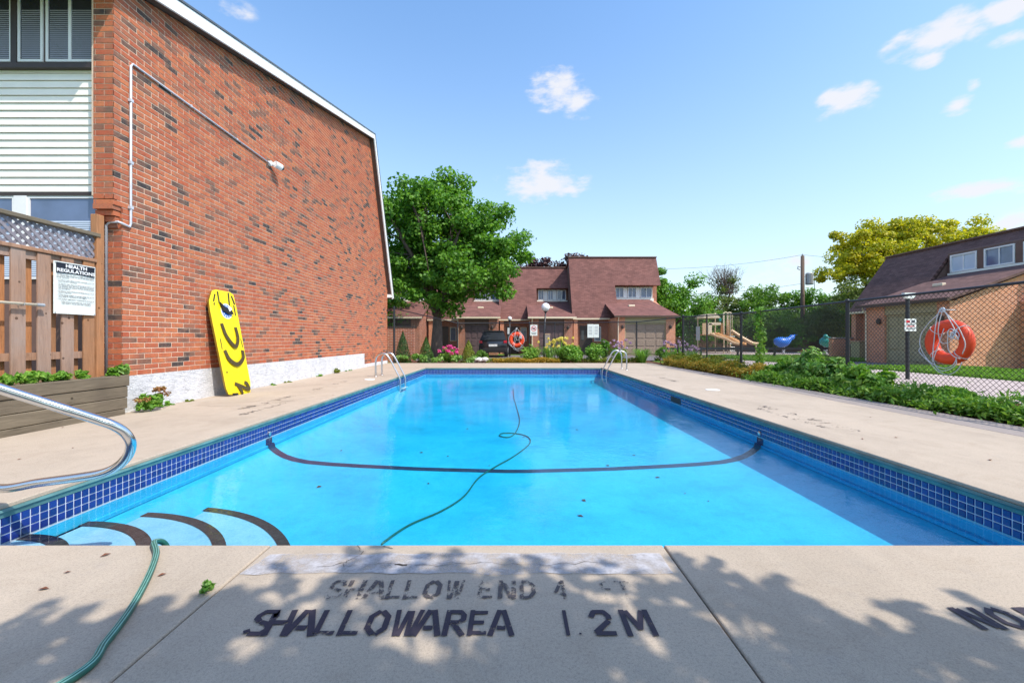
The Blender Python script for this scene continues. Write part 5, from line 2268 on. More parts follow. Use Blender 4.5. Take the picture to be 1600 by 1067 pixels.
for i, (p, h, r, m, lab) in enumerate(spots):
    tree('bushy_tree', lab, p, [((p[0], p[1], h * .58), (r, r * .8, h * .36)), ((p[0] + .8, p[1] - .4, h * .3), (r * .9, r * .7, h * .25)), ((p[0] - .4, p[1], h * .8), (r * .6, r * .5, h * .18))], 92, 130, .7, .2, m, .18, h * .22, 'bushy trees behind the playground', 30 + i, limbs=6)
tree('locust_tree', 'broad yellow-green honey locust rising behind the brown-roofed townhouse', (29.2, 33.5, 0),
     [((28.0, 33.2, 8.4), (3.3, 2.8, 1.7)), ((33.2, 33.5, 9.0), (4.2, 2.8, 1.9)), ((26.6, 33.0, 6.6), (2.6, 2.4, 1.5)), ((30.0, 33.5, 7.0), (3.5, 2.6, 2.0)), ((35.6, 33.2, 8.9), (2.2, 2.2, 1.5)), ((30.5, 33.4, 9.0), (2.6, 2.4, 1.5))],
     170, 190, .66, .2, 'locust', .28, 3.2, seed=50, limbs=9)
tree('locust_tree', 'dark green lower tree in front of the yellow-green locust', (26.8, 31.5, 0), [((26.6, 31.5, 4.4), (2.6, 2.0, 1.8)), ((28.6, 31.5, 3.4), (2.6, 2, 2.0))], 50, 150, .7, .18, 'olive', .2, 1.6, seed=51, limbs=6)
# hedge mass far behind so that the horizon is green
hm_c = []
rng = np.random.default_rng(77)
for i in range(150):
    a = i / 149
    hm_c.append((-60 + 150 * a, 56 + rng.normal() * 2.0, 1.2 + 2.6 * rng.random()))
P, Nn = clump_points(np.array(hm_c), np.full(150, 1.9), 130, rng)
L = .42 * (.7 + .6 * rng.random(len(P)))
o = link('distant_woodland', leaf_mesh('distant_woodland', P, Nn, L, L * .8, MAT['midgreen'], rng=rng))
tag(o, 'distant band of mixed green woodland along the horizon', 'woodland')
o['kind'] = 'stuff'


def shade_tree():
    """tree behind and right of the camera whose branches throw the dappled shade on the near deck"""
    t = thing('shade_tree', 'overhanging tree behind the camera that shades the near deck', 'tree', (3.6, -5.2, 0))
    base = np.array((3.6, -5.2, 0))
    rng = np.random.default_rng(5)
    rnd = random.Random(5)

    def bound(x):
        # far edge of the shade on the deck
        return float(np.interp(x, [-2.6, -1.9, -1.3, -.9, -.6, -.2, .1, .45, .8, 1.2, 1.7, 2.3, 3.2], [1.0, 1.38, 1.62, 1.86, 1.98, 1.80, 1.92, 1.90, 1.82, 1.72, 1.50, 1.36, 1.2]))
    cs, rs = [], []
    tries = 0
    while len(cs) < 1700 and tries < 26000:
        tries += 1
        gx, gy = (rng.uniform(-5.0, 6.0), rng.uniform(-6.5, 2.2)) if len(cs) % 2 else (rng.uniform(-2.6, 3.4), rng.uniform(.5, 2.1))
        bd = bound(gx) + .07 * math.sin(gx * 9.0) + .05 * math.sin(gx * 21 + gy * 4)
        if gy > bd - .03:
            continue
        depth = bd - gy
        blot = .5 + .5 * math.sin(gx * 13 + 3 * math.sin(gy * 11)) * math.sin(gy * 17 + 2 * math.sin(gx * 7))
        if depth < .80 and rng.random() > (.06 + .55 * depth / .80) * (.20 + 1.25 * blot):
            continue
        h = rng.uniform(3.0, 4.6) + .25 * depth
        cs.append((gx + .62 * h, gy - .44 * h, h))
        rs.append(rng.uniform(.055, .12) if depth < .40 else (rng.uniform(.09, .15) if depth < .80 else min(.46, .12 + .45 * (depth - .70))))
    # twigs reaching out past the edge, each with a few separate leaves
    tw = []
    for _ in range(105):
        gx = rng.uniform(-2.4, 2.9)
        h = rng.uniform(2.9, 3.8)
        g0 = np.array((gx, bound(gx) - rng.uniform(.05, .38)))
        dr = np.array((rng.normal() * .5 - .25, 1.0))
        dr /= np.linalg.norm(dr)
        n_ = int(rng.integers(4, 8))
        for q in range(n_):
            g = g0 + dr * q * .052 + rng.normal(size=2) * .018
            cs.append((g[0] + .62 * h, g[1] - .44 * h, h))
            rs.append(.030)
        tw.append((g0[0] + .62 * h, g0[1] - .44 * h, h, dr, n_))
    P, Nn, Ls = [], [], []
    for c, r in zip(cs, rs):
        n = 170 if r > .24 else (70 if r > .16 else (26 if r > .09 else (12 if r > .04 else 3)))
        p, nn = clump_points([c], [r], n, rng, .8, 1.2)
        P.append(p)
        Nn.append(nn)
        Ls.append(np.full(len(p), .115 if r < .13 else .09))
    P, Nn = np.concatenate(P), np.concatenate(Nn)
    L = np.concatenate(Ls) * (.65 + .6 * rng.random(len(P)))
    link('crown', leaf_mesh('crown', P - base, Nn, L, L * .62, MAT['maple'], rng=rng), t)
    mb = MB()
    mb.tube([(0, 0, -.1), (.05, .1, 1.6), (0, .2, 3.6)], [.34, .26, .22], 12)
    for i in range(0, len(cs), 14):
        c = Vector(cs[i]) - Vector(base)
        s = Vector((0, .2, 3.5))
        mb.tube([s, s.lerp(c, .4) + Vector((0, 0, .4)), s.lerp(c, .75) + Vector((0, 0, .2)), c], [.07, .04, .02, .006], 5)
    for x, y, h, dr, n_ in tw:
        p0 = Vector((x, y, h)) - Vector(base)
        e = Vector((dr[0], dr[1], 0))
        mb.tube([p0 - e * .3, p0 + e * .052 * n_], [.007, .003], 4)
    mb.obj('trunk', MAT['bark'], t, True)


shade_tree()


# ------------------------------------------------------------------ garden plants
def bush(name, label, cat, x, y, w, h, m, leaf, n, group=None, z=0., flower=None, shape='round', seed=None, depth=None):
    rng = np.random.default_rng(seed if seed is not None else int(abs(x * 131 + y * 17 + h * 7) * 10))
    t = thing(name, label, cat, (x, y, z - .04), group)
    d = w if depth is None else depth
    k = n
    if shape == 'cone':
        u = rng.random(k) ** .75
        zz = (1 - u) * 0 + rng.random(k) ** 1.35 * h
        rr = (w / 2) * (1 - (zz / h) ** 1.5) * (rng.random(k) ** .25)
        a = rng.random(k) * 2 * np.pi
        P = np.stack([rr * np.cos(a), rr * np.sin(a), zz], 1)
        Nn = np.stack([np.cos(a), np.sin(a), np.full(k, .35)], 1) + rng.normal(size=(k, 3)) * .45
    else:
        cl = max(6, int(n / 55))
        c = rng.normal(size=(cl, 3))
        c /= np.linalg.norm(c, axis=1, keepdims=True)
        c *= (rng.random((cl, 1)) ** .5)
        c = c * np.array([w * .36, d * .36, h * .36]) + np.array([0, 0, h * .48])
        P, Nn = clump_points(c, np.full(cl, min(w, h) * .24), int(n / cl), rng, .8, .6)
        P[:, 2] = np.abs(P[:, 2])
    L = leaf * (.65 + .7 * rng.random(len(P)))
    link('foliage', leaf_mesh('foliage', P, Nn, L, L * .55, MAT[m], rng=rng), t)
    if h > .5:
        b = MB()
        r2 = random.Random(seed or 3)
        for i in range(5):
            b.tube([(0, 0, -.05), (r2.gauss(0, w * .08), r2.gauss(0, w * .08), h * .35), (r2.gauss(0, w * .16), r2.gauss(0, w * .16), h * .7)], [.014, .01, .004], 5)
        b.obj('stem', MAT['bark'], t)
    if flower:
        fm, nf, fs = flower
        c = rng.normal(size=(nf, 3))
        c /= np.linalg.norm(c, axis=1, keepdims=True)
        c[:, 2] = np.abs(c[:, 2])
        c = c * np.array([w * .46, d * .46, h * .5]) * (.75 + .3 * rng.random((nf, 1))) + np.array([0, 0, h * .52])
        c[:, 2] += .04
        P, Nn = clump_points(c, np.full(nf, fs), 34, rng, .8, .7)
        link('bloom', leaf_mesh('bloom', P, Nn, np.full(len(P), fs * .75), np.full(len(P), fs * .6), MAT[fm], rng=rng), t)['kind'] = 'stuff'
    return t


def strappy(name, label, cat, x, y, w, h, m, n, group=None, flower=None, seed=1, wd=.022):
    rnd = random.Random(seed)
    t = thing(name, label, cat, (x, y, -.04), group)
    b = MB()
    tips = []
    for i in range(n):
        a = rnd.uniform(0, 2 * math.pi)
        r0 = rnd.uniform(0, w * .14)
        reach = rnd.uniform(.25, 1) * w * .5
        hh = h * rnd.uniform(.6, 1.0)
        d = Vector((math.cos(a), math.sin(a), 0))
        s = Vector((-d.y, d.x, 0)) * wd * .5
        p = [d * r0, d * (r0 + reach * .35) + Vector((0, 0, hh * .65)), d * (r0 + reach * .75) + Vector((0, 0, hh * .95)), d * (r0 + reach * 1.1) + Vector((0, 0, hh * rnd.uniform(.5, .9)))]
        vs = [p[0] - s, p[0] + s, p[1] - s, p[1] + s, p[2] - s * .7, p[2] + s * .7, p[3]]
        b.add(vs, [(0, 1, 3, 2), (2, 3, 5, 4), (4, 5, 6)])
    o = b.obj('foliage', MAT[m], t)
    if flower:
        fm, nf, fs, fh = flower
        rng = np.random.default_rng(seed)
        nf = int(nf * 1.5)
        fs = fs * .8
        c = np.stack([rng.normal(size=nf) * w * .3, rng.normal(size=nf) * w * .2, fh * (.62 + .5 * rng.random(nf))], 1)
        st = MB()
        for q in c:
            st.tube([(q[0] * .3, q[1] * .3, 0), tuple(q)], .006, 4)
        st.obj('stem', MAT['shrub'], t)
        P, Nn = clump_points(c, np.full(nf, fs), 26, rng, .9, .6)
        link('bloom', leaf_mesh('bloom', P, Nn, np.full(len(P), fs * .8), np.full(len(P), fs * .6), MAT[fm], rng=rng), t)['kind'] = 'stuff'
    return t


def X19(px, Y=19.2):
    return (px - CX) * Y / F


G = 'perennials in the far flower bed'
bush('cedar_shrub', 'taller dark conical cedar next to the end of the brick wall', 'shrub', X19(637, 20.4), 20.4 - .9, .80, 1.45, 'cedar', .06, 3000, 'conical cedars', shape='cone', seed=1)
bush('cedar_shrub', 'shorter conical cedar in front of the maple trunk', 'shrub', X19(665), 19.3, .80, 1.20, 'cedar', .06, 2600, 'conical cedars', shape='cone', seed=2)
bush('cedar_shrub', 'golden-green rounded cone shrub left of the parked black car', 'shrub', X19(731), 19.5, .80, 1.05, 'goldcedar', .06, 2600, 'conical cedars', shape='cone', seed=3)
bush('hydrangea', 'low shrub topped with bright pink blooms beside the maple trunk', 'shrub', X19(700), 19.4, .95, .75, 'shrub', .10, 900, None, flower=('pink', 16, .10), seed=4)
for i, (px, w, h) in enumerate(((628, .7, .45), (655, .9, .50), (684, .8, .42), (712, .6, .40), (738, .6, .4))):
    bush('hosta', ['broad-leaved hosta at the foot of the brick wall corner', 'large pale-edged hosta under the conical cedars', 'pale-edged hosta below the pink blooms', 'small hosta right of the pink blooms', 'low hosta under the golden cone shrub'][i], 'plant', X19(px, 18.95), 18.95, w, h, 'hosta', .17, 330, 'hostas in the far bed', seed=60 + i)
bush('spreading_juniper', 'dark low shrub in front of the parked black car', 'shrub', X19(752), 19.5, 1.2, .62, 'midgreen', .09, 1500, None, seed=9)
bush('flowering_shrub', 'green shrub with white specks right of the small buoy', 'shrub', X19(830), 19.2, 1.1, .95, 'shrub', .10, 1700, None, seed=10)
strappy('lily', 'clump of yellow lilies under the larger globe lamp', 'plant', X19(858), 19.2, .9, .8, 'hosta', 110, G, ('lily', 12, .085, 1.0), 11)
strappy('lily', 'clump of yellow lilies behind the round light-green shrub', 'plant', X19(878), 19.35, 1.0, .8, 'hosta', 110, G, ('lily', 17, .095, 1.05), 12)
bush('light_green_shrub', 'round light-green shrub in front of the yellow lilies', 'shrub', X19(890, 19), 19.0, 1.45, .95, 'shrub', .11, 2600, 'round green shrubs', seed=13)
bush('light_green_shrub', 'round green shrub below the paired white notices', 'shrub', X19(928, 19), 19.0, 1.0, .95, 'shrub', .10, 1800, 'round green shrubs', seed=14)
bush('tall_shrub', 'slender taller green shrub right of the paired white notices', 'shrub', X19(943, 19.4), 19.4, .6, 1.3, 'maple', .09, 1300, None, seed=15)
strappy('iris', 'clump of violet flowers behind the right pool ladder', 'plant', X19(966), 19.2, 1.1, .75, 'shrub', 150, G, ('iris', 15, .09, .95), 16)
strappy('daylily', 'fountain of strappy leaves in front of the beige garage', 'plant', X19(1003, 18.7), 18.7, 1.1, .72, 'shrub', 200, G, None, 17)
bush('tall_shrub', 'bright green shrub at the right edge of the beige garage', 'shrub', X19(1032, 19.1), 19.1, .6, .95, 'shrub', .09, 900, None, seed=18)
strappy('iris', 'clump of violet flowers in front of the corner fence post', 'plant', X19(1058, 18.0), 18.0, 1.2, .75, 'shrub', 190, G, ('iris', 18, .085, .92), 19)
strappy('daylily', 'strappy green clump where the deck meets the corner bed', 'plant', X19(1050, 17.4), 17.4, 1.1, .62, 'midgreen', 180, G, None, 20)
strappy('iris', 'clump of pale violet flowers right of the corner fence post', 'plant', X19(1082, 17.4), 17.4, .8, .65, 'shrub', 120, G, ('iris', 9, .075, .78), 23)


def cover(name, label, poly_fn, n, leaf, m, zmax, seed, upn=.6, wd=.5, lumps=.45):
    """ground cover nobody could count, as one object"""
    rng = np.random.default_rng(seed)
    pts = poly_fn(rng, n)
    bump = np.sin(pts[:, 0] * 5.1 + seed) * np.cos(pts[:, 1] * 4.3 + seed * 2) * .5 + .5
    zz = rng.random(len(pts)) ** .6 * zmax * (1 - lumps + lumps * bump)
    P = np.stack([pts[:, 0], pts[:, 1], zz - .03], 1)
    Nn = rng.normal(size=(len(P), 3)) * .6
    Nn[:, 2] += upn
    L = leaf * (.6 + .8 * rng.random(len(P)))
    o = link(name, leaf_mesh(name, P, Nn, L, L * wd, MAT[m], rng=rng))
    tag(o, label, 'ground cover')
    o['kind'] = 'stuff'
    return o


def rect_fn(x0, x1, y0, y1):
    return lambda rng, n: np.stack([rng.uniform(x0, x1, n), rng.uniform(y0, y1, n)], 1)


def strip_fn(path, w):
    """scatter beside a polyline"""
    P = np.array(path, float)
    seg = np.linalg.norm(P[1:] - P[:-1], axis=1)
    cum = np.concatenate([[0], np.cumsum(seg)])

    def f(rng, n):
        s = rng.uniform(0, cum[-1], n)
        i = np.clip(np.searchsorted(cum, s) - 1, 0, len(seg) - 1)
        t_ = ((s - cum[i]) / seg[i])[:, None]
        p = P[i] * (1 - t_) + P[i + 1] * t_
        return p + rng.normal(size=(n, 2)) * w * .4
    return f


cover('sedum', 'amber ground cover edging the far flower bed', rect_fn(-.9, 2.1, 18.55, 18.95), 5200, .06, 'sedum', .30, 1)
cover('sedum', 'green-gold ground cover behind the far bed edge', rect_fn(-1.2, 6.0, 18.7, 19.6), 5000, .08, 'goldcedar', .26, 2)
cover('sedum', 'amber ground cover sweeping round the right corner of the deck', strip_fn([(6.35, 17.2), (6.45, 14.5), (6.5, 12.2), (6.55, 11.0)], .36), 14000, .075, 'sedum', .46, 3, .1, .28, .6)
cover('sedum', 'green stems mixed into the amber sweep', strip_fn([(6.4, 17.2), (6.5, 14.5), (6.55, 11.4)], .40), 5000, .09, 'goldcedar', .48, 16, .1, .25, .6)
cover('groundcover', 'tall green growth behind the amber sweep', strip_fn([(6.75, 17.4), (6.9, 15), (6.95, 13)], .4), 6000, .08, 'goldcedar', .55, 4)
cover('groundcover', 'glossy green ground cover along the foot of the right fence', strip_fn([(6.42, 10.8), (6.55, 9.0), (6.62, 7.5), (6.62, 6.0), (6.68, 4.9), (6.75, 3.5)], .42), 22000, .085, 'shrub', .36, 5, .35, .36, .75)
cover('groundcover', 'pale young shoots among the glossy ground cover', strip_fn([(6.45, 10.8), (6.6, 9.0), (6.66, 7.0), (6.7, 4.9)], .40), 3200, .10, 'hosta', .40, 15, .1, .3, .6)
cover('groundcover', 'darker low leaves among the glossy ground cover', strip_fn([(6.5, 11.0), (6.6, 9), (6.65, 6), (6.75, 4)], .55), 9000, .07, 'midgreen', .18, 6)
cover('lawn_grass', 'short bright grass strip beside the driveway', rect_fn(9.0, 13.2, 10.2, 16.2), 100, .05, 'blade', .05, 7)
cover('lawn_grass', 'bright mown grass in front of the brown-roofed townhouse', lambda rng, n: np.stack([rng.uniform(13.3, 17.1, n), rng.uniform(10.0, 16.4, n)], 1), 26000, .11, 'blade', .09, 8, .1, .25)
cover('lawn_grass', 'bright mown grass between driveway and playground', lambda rng, n: np.stack([rng.uniform(12.4, 20, n), rng.uniform(20.6, 27, n)], 1), 30000, .13, 'blade', .10, 9, .1, .25)

# leafy plants on the right bed
for i, (px, Y, w, h, lab) in enumerate(((1215, 10.9, .95, .50, 'leafy green mound beside the amber ground cover'), (1268, 9.9, 1.15, .98, 'tall pale-green leafy plant left of the near fence post'), (1246, 10.4, .95, .72, 'leafy plant between the mound and the pale-green one'),
                                        (1300, 9.2, .95, .82, 'pale-green leafy plant just left of the near fence post'), (1345, 8.3, .9, .74, 'leafy plant immediately right of the near fence post'), (1380, 7.7, .7, .58, 'leafy plant at the base of the sign post'))):
    bush('leafy_plant', lab, 'plant', (px - CX) * Y / F * .985, Y, w, h, 'hosta' if i in (1, 3) else 'shrub', .13, 1100, 'leafy plants by the right fence', seed=80 + i)
# vine climbing the fence at the second post
t = thing('climbing_vine', 'slender vine climbing the chain-link fence between two right-hand posts', 'vine', (6.93, 11.75, 0))
rng = np.random.default_rng(31)
zz = rng.random(620) ** 1.2 * 1.95
P = np.stack([rng.normal(size=620) * .05, rng.normal(size=620) * (.15 - .055 * zz) + .05 * np.sin(zz * 5), zz], 1)
link('foliage', leaf_mesh('foliage', P, rng.normal(size=(620, 3)), np.full(620, .085), np.full(620, .06), MAT['shrub'], rng=rng), t)
b = MB()
b.tube([(0, 0, 0), (.02, .05, .8), (0, -.04, 1.9)], .01, 5)
b.obj('stem', MAT['bark'], t)

# planter plants and weeds
for i, (y, w, h) in enumerate(((4.72, .22, .16), (4.86, .26, .20), (5.02, .20, .15), (5.14, .24, .18), (5.34, .20, .14), (5.78, .24, .14), (4.55, .24, .2), (4.3, .26, .2))):
    lab = ['low green weed in the planter, second from the left frame edge', 'bushiest green weed in the timber planter', 'green weed in the planter left of the middle boards', 'broad-leaved weed under the sign end of the pole', 'small weed in the planter below the sign', 'weed at the right end of the planter under the fence post', 'weed in the planter at the left frame edge', 'weed in the planter beyond the left frame edge'][i]
    bush('planter_weed', lab, 'plant', -5.52, y, w, h, 'shrub', .075, 170, 'weeds in the timber planter', z=.56, seed=100 + i)
bush('planter_weed', 'large-leaved weed at the brick corner beside the conduit foot', 'plant', -5.50, 5.90, .26, .22, 'hosta', .10, 120, 'weeds in the timber planter', z=.56, seed=120)
bush('wall_weed', 'reddish-green weed where the planter meets the white stucco', 'plant', -5.28, 6.18, .5, .34, 'shrub', .075, 500, 'weeds along the stucco', seed=121, flower=('redleaf', 8, .05))
for i, (y, w, h) in enumerate(((6.6, .30, .12), (7.05, .3, .08), (9.6, .26, .09), (10.2, .22, .08), (11.9, .6, .14), (13.0, .35, .22), (13.9, .5, .08))):
    bush('wall_weed', ['trailing weed just right of the reddish one', 'flat weed left of the yellow board', 'weed tuft first beyond the yellow board', 'weed tuft second beyond the yellow board', 'long low weed patch midway along the stucco', 'tallest weed tuft towards the far end of the stucco', 'thin weed strip at the far end of the stucco'][i], 'plant', WX + .10, y, .22, h, 'goldcedar' if i % 2 else 'shrub', .05, 240, 'weeds along the stucco', seed=130 + i, depth=w * 1.6)
bush('joint_weed', 'tiny green weed sprouting from the joint in the near deck', 'plant', -1.262, 1.745, .07, .055, 'hosta', .035, 40, seed=140, z=.04)


# leaves fallen on deck and pool floor
def litter():
    rnd = random.Random(14)
    me = MB()
    me.add([(-.02, 0, 0), (0, .010, .006), (.02, 0, 0), (0, -.010, .004)], [(0, 1, 2), (0, 2, 3)])
    m1 = me.mesh('fallen_leaf', MAT['dry'])
    places = []
    for px, py in ((1348, 686), (1547, 719), (1360, 652), (520, 618), (570, 612), (98, 668), (30, 718), (114, 700), (28, 672), (105, 895), (68, 921), (165, 868), (253, 899), (610, 586), (1180, 600), (1400, 684)):
        v = py - HY
        Y = H * F / v
        places.append(((px - CX) * Y / F, Y, .004))
    for i, (x, y, z) in enumerate(places):
        o = link('fallen_leaf', m1)
        o.location = (x, y, z)
        o.rotation_euler = (0, 0, rnd.uniform(0, 6))
        s = rnd.uniform(.6, 1.3)
        o.scale = (s, s, s)
        tag(o, 'small dry brown leaf lying on the concrete deck', 'leaf', 'dry leaves on the deck')
    for i in range(30):
        x, y = rnd.uniform(PX0 + .5, PX1 - 1.2), rnd.choice([rnd.uniform(3.9, 8), rnd.uniform(3.9, 13)])
        if x < -1.3 and y < 4.2:
            continue
        o = link('fallen_leaf', m1)
        s = rnd.uniform(.8, 1.9)
        o.location = (x, y, floor_z(x, y) + .006)
        o.rotation_euler = (0, 0, rnd.uniform(0, 6))
        o.scale = (s, s, s)
        tag(o, 'dark dead leaf resting on the pool floor under the water', 'leaf', 'dead leaves on the pool floor')


litter()

# deck fittings: white lid, anchor sockets
t = thing('deck_hatch', 'round white plastic lid set in the deck beside the left ladder', 'lid', (-3.72, 10.9, 0))
b = MB()
b.lathe([(.13, 0), (.13, .012), (.11, .02), (.02, .022)], 24)
b.obj('cover', MAT['white'], t)
b = MB()
b.lathe([(.03, .022), (.03, .03)], 12)
b.obj('knob', MAT['white'], t)
t = thing('deck_hatch', 'round white plastic lid set in the right deck', 'lid', (4.15, 8.7, 0))
b = MB()
b.lathe([(.14, 0), (.14, .006), (.12, .010), (.02, .011)], 24)
b.obj('cover', MAT['white'], t)


# ------------------------------------------------------------------ parked car
def car():
    t = thing('parked_car', 'black compact SUV with red tail lights parked at a dark garage', 'car', (-1.2, 27.6, -.05))
    # profile along y (length), x half-width; rear faces the camera (-y)
    st = [(-2.1, .35, .95, .80), (-2.05, .30, 1.02, .86), (-1.75, .28, 1.08, .88), (0, .26, 1.06, .90), (1.6, .28, .92, .88), (2.1, .34, .72, .78)]
    b = MB()
    ring = []
    for y, z0, z1, hw in st:
        ring.append([(-hw * .92, y, z0), (-hw, y, (z0 + z1) * .5), (-hw * .94, y, z1), (hw * .94, y, z1), (hw, y, (z0 + z1) * .5), (hw * .92, y, z0)])
    vs = [v for r_ in ring for v in r_]
    fs = [(i * 6 + k, i * 6 + (k + 1) % 6, (i + 1) * 6 + (k + 1) % 6, (i + 1) * 6 + k) for i in range(len(ring) - 1) for k in range(6)]
    fs += [tuple(range(6))[::-1], tuple((len(ring) - 1) * 6 + k for k in range(6))]
    b.add(vs, fs)
    auto_smooth(b.obj('body', MAT['carpaint'], t), 40)
    b = MB()
    cab = [(-1.98, 1.06, .80), (-1.55, 1.56, .62), (.2, 1.62, .62), (1.0, 1.04, .78)]
    vs = []
    for y, z, hw in cab:
        vs += [(-hw, y, z), (hw, y, z)]
    bl = [(-.82, -1.98, 1.04), (.82, -1.98, 1.04), (-.8, 1.0, 1.02), (.8, 1.0, 1.02)]
    b.add([(-.80, -1.98, 1.05), (.80, -1.98, 1.05), (.62, -1.55, 1.56), (-.62, -1.55, 1.56), (-.62, .2, 1.60), (.62, .2, 1.60), (.78, 1.0, 1.03), (-.78, 1.0, 1.03)],
          [(0, 1, 2, 3), (3, 2, 5, 4), (4, 5, 6, 7), (1, 6, 5, 2), (0, 3, 4, 7)])
    cb = b.obj('cabin', MAT['glassd'], t)
    b = MB()
    b.bbox(-.63, .63, -1.62, .3, 1.57, 1.64, .02)
    b.obj('roof', MAT['carpaint'], t)
    for s in (-1, 1):
        b = MB()
        b.bbox(s * .82 - .17 if s > 0 else -.84, .84 if s > 0 else -.82 + .17 + .0, -2.16, -2.03, .86, 1.02, .02)
        b.obj('tail_light', MAT['tail'], t)
    b = MB()
    b.bbox(-.26, .26, -2.135, -2.10, .66, .79, .006)
    b.obj('number_plate', MAT['white'], t)
    b = MB()
    b.bbox(-.80, .80, -2.19, -2.05, .34, .56, .03)
    b.obj('bumper', MAT['black'], t)
    for s in (-1, 1):
        for y in (-1.35, 1.4):
            b = MB()
            b.tube([(s * .68, y, .33), (s * .90, y, .33)], .33, 20)
            w = b.obj('wheel', MAT['tyre'], t)
            b = MB()
            b.tube([(s * .901, y, .33), (s * .912, y, .33)], .2, 16)
            b.obj('rim', MAT['grey'], w)


car()


# ------------------------------------------------------------------ playground
def playground():
    t = thing('play_structure', 'tan plastic playground climbing frame with a roof, twin wavy slide and long slide', 'playground', (17.2, 33.5, -.06))
    s = 33.5 / F

    def X(px):
        return (px - CX) * s - 17.2

    def Z(py):
        return H - (py - HY) * s + .06
    for px in (1098, 1112, 1126, 1131, 1141, 1146):
        b = MB()
        top = 488 if px > 1125 else 494
        b.tube([(X(px), 0 if px % 2 else .9, 0), (X(px), 0 if px % 2 else .9, Z(top))], .05, 8)
        b.obj('post', MAT['cream'], t)
    b = MB()
    b.prism([(X(1096), -.2, Z(497)), (X(1124), -.2, Z(497)), (X(1119), -.2, Z(491)), (X(1102), -.2, Z(491))], (0, 1.5, 0))
    b.obj('roof', MAT['cream'], t)
    b = MB()
    b.bbox(X(1096), X(1146), 0, 1.3, Z(524), Z(522), .02)
    b.obj('platform', MAT['tan2'], t)
    for x0, x1, y0, y1, m in ((1097, 1103, 505, 523, 'tan'), (1106, 1112, 505, 523, 'cream'), (1107, 1126, 504, 508, 'cream'), (1126, 1129, 505, 523, 'tan2'), (1135, 1139, 500, 523, 'tan2'), (1123, 1127, 497, 502, 'tealp')):
        b = MB()
        b.bbox(X(x0), X(x1), -.05, .03, Z(y1), Z(y0), .015)
        b.obj('panel', MAT[m], t)
    for a in (1131, 1137):
        b = MB()
        c = X(a + 2)
        b.tube([(c - .2, -.1, Z(522)), (c - .2, -.1, Z(492))] + [tuple(q) for q in arc((c, -.1, Z(492)), .2, 180, 0, 8, (1, 0, 0), (0, 0, 1))] + [(c + .2, -.1, Z(522))], .03, 8)
        b.obj('grab_loop', MAT['cream'], t, True)

    def slide(pts, w, name, m):
        P = spline(pts, 5)
        b = MB()
        vs = []
        for i, p in enumerate(P):
            d = (P[min(i + 1, len(P) - 1)] - P[max(i - 1, 0)]).normalized()
            sd_ = d.cross(Vector((0, 0, 1))).normalized()
            upv = sd_.cross(d)
            for a, h_ in ((-.5, .16), (-.42, 0), (.42, 0), (.5, .16), (.5, -.05), (-.5, -.05)):
                vs.append(p + sd_ * (a * w) + upv * h_)
        fs = [(i * 6 + k, i * 6 + (k + 1) % 6, (i + 1) * 6 + (k + 1) % 6, (i + 1) * 6 + k) for i in range(len(P) - 1) for k in range(6)]
        b.add(vs, fs)
        b.obj(name, MAT[m], t, True)
    for k in range(2):
        o = X(1110 + 8 * k)
        slide([Vector((o, -.1, Z(522))), Vector((o + .4, -.5, Z(527))), Vector((o + .8, -.9, Z(530))), Vector((o + 1.2, -1.3, Z(536))), Vector((o + 1.5, -1.6, Z(538)))], .5, 'slide', 'tan2' if k else 'tan')
    slide([Vector((X(1146), .4, Z(517))), Vector((X(1156), .2, Z(525))), Vector((X(1165), 0, Z(532))), Vector((X(1173), -.1, Z(537))), Vector((X(1181), -.1, Z(538)))], .55, 'slide', 'tan')
    b = MB()
    b.tube([(X(1180), -.1, Z(538)), (X(1180), -.1, 0)], .04, 8)
    b.obj('leg', MAT['cream'], t)
    for k in range(5):
        b = MB()
        b.tube([(X(1137) + .1 * (k % 2), -.3, .2 + .28 * k), (X(1145), -.3, .2 + .28 * k)], .03, 6)
        b.obj('rung', MAT['grey'], t)


playground()


def riders():
    Y = 31.5
    c = W(1224, 533, Y)
    t = thing('spring_rider', 'blue whale-shaped playground rider behind the right fence', 'playground', (c.x, Y, -.05), 'animal-shaped playground riders')
    z = c.z + .05
    b = MB()
    prof = [(-.66, .12, .10), (-.5, .02, .30), (-.2, -.08, .40), (.1, -.06, .36), (.35, .06, .26), (.52, .2, .17), (.68, .32, .20), (.8, .36, .10)]
    b.tube([(x, 0, z + zz_) for x, zz_, r in prof], [r for _, _, r in prof], 14)
    b.obj('body', MAT['blue'], t, True)
    b = MB()
    b.add([(.6, 0, z + .3), (.95, -.22, z + .52), (1.0, 0, z + .44), (.95, .22, z + .52)], [(0, 1, 2), (0, 2, 3)])
    b.obj('tail', MAT['blue'], t)
    b = MB()
    b.lathe([(.10, 0), (.12, .1), (.09, .2), (.12, .3), (.09, .4), (.12, z - .3)], 12)
    b.obj('spring', MAT['grey'], t)
    Y = 30
    c = W(1290, 535, Y)
    t = thing('spring_rider', 'teal turtle-shaped playground rider left of the low brick wall', 'playground', (c.x, Y, -.05), 'animal-shaped playground riders')
    z = c.z + .05
    b = MB()
    prof = [(-.35, -.1, .12), (-.2, 0, .32), (.05, .05, .42), (.25, .0, .36), (.38, -.05, .15)]
    b.tube([(x, 0, z + zz_) for x, zz_, r in prof], [r for _, _, r in prof], 14)
    b.obj('body', MAT['tealp'], t, True)
    b = MB()
    b.sphere((-.1, -.15, z + .42), .16, 12, 8)
    b.obj('head', MAT['tealp'], t, True)
    b = MB()
    b.lathe([(.10, 0), (.12, .1), (.09, .2), (.12, .3), (.1, z - .3)], 12)
    b.obj('spring', MAT['grey'], t)


riders()

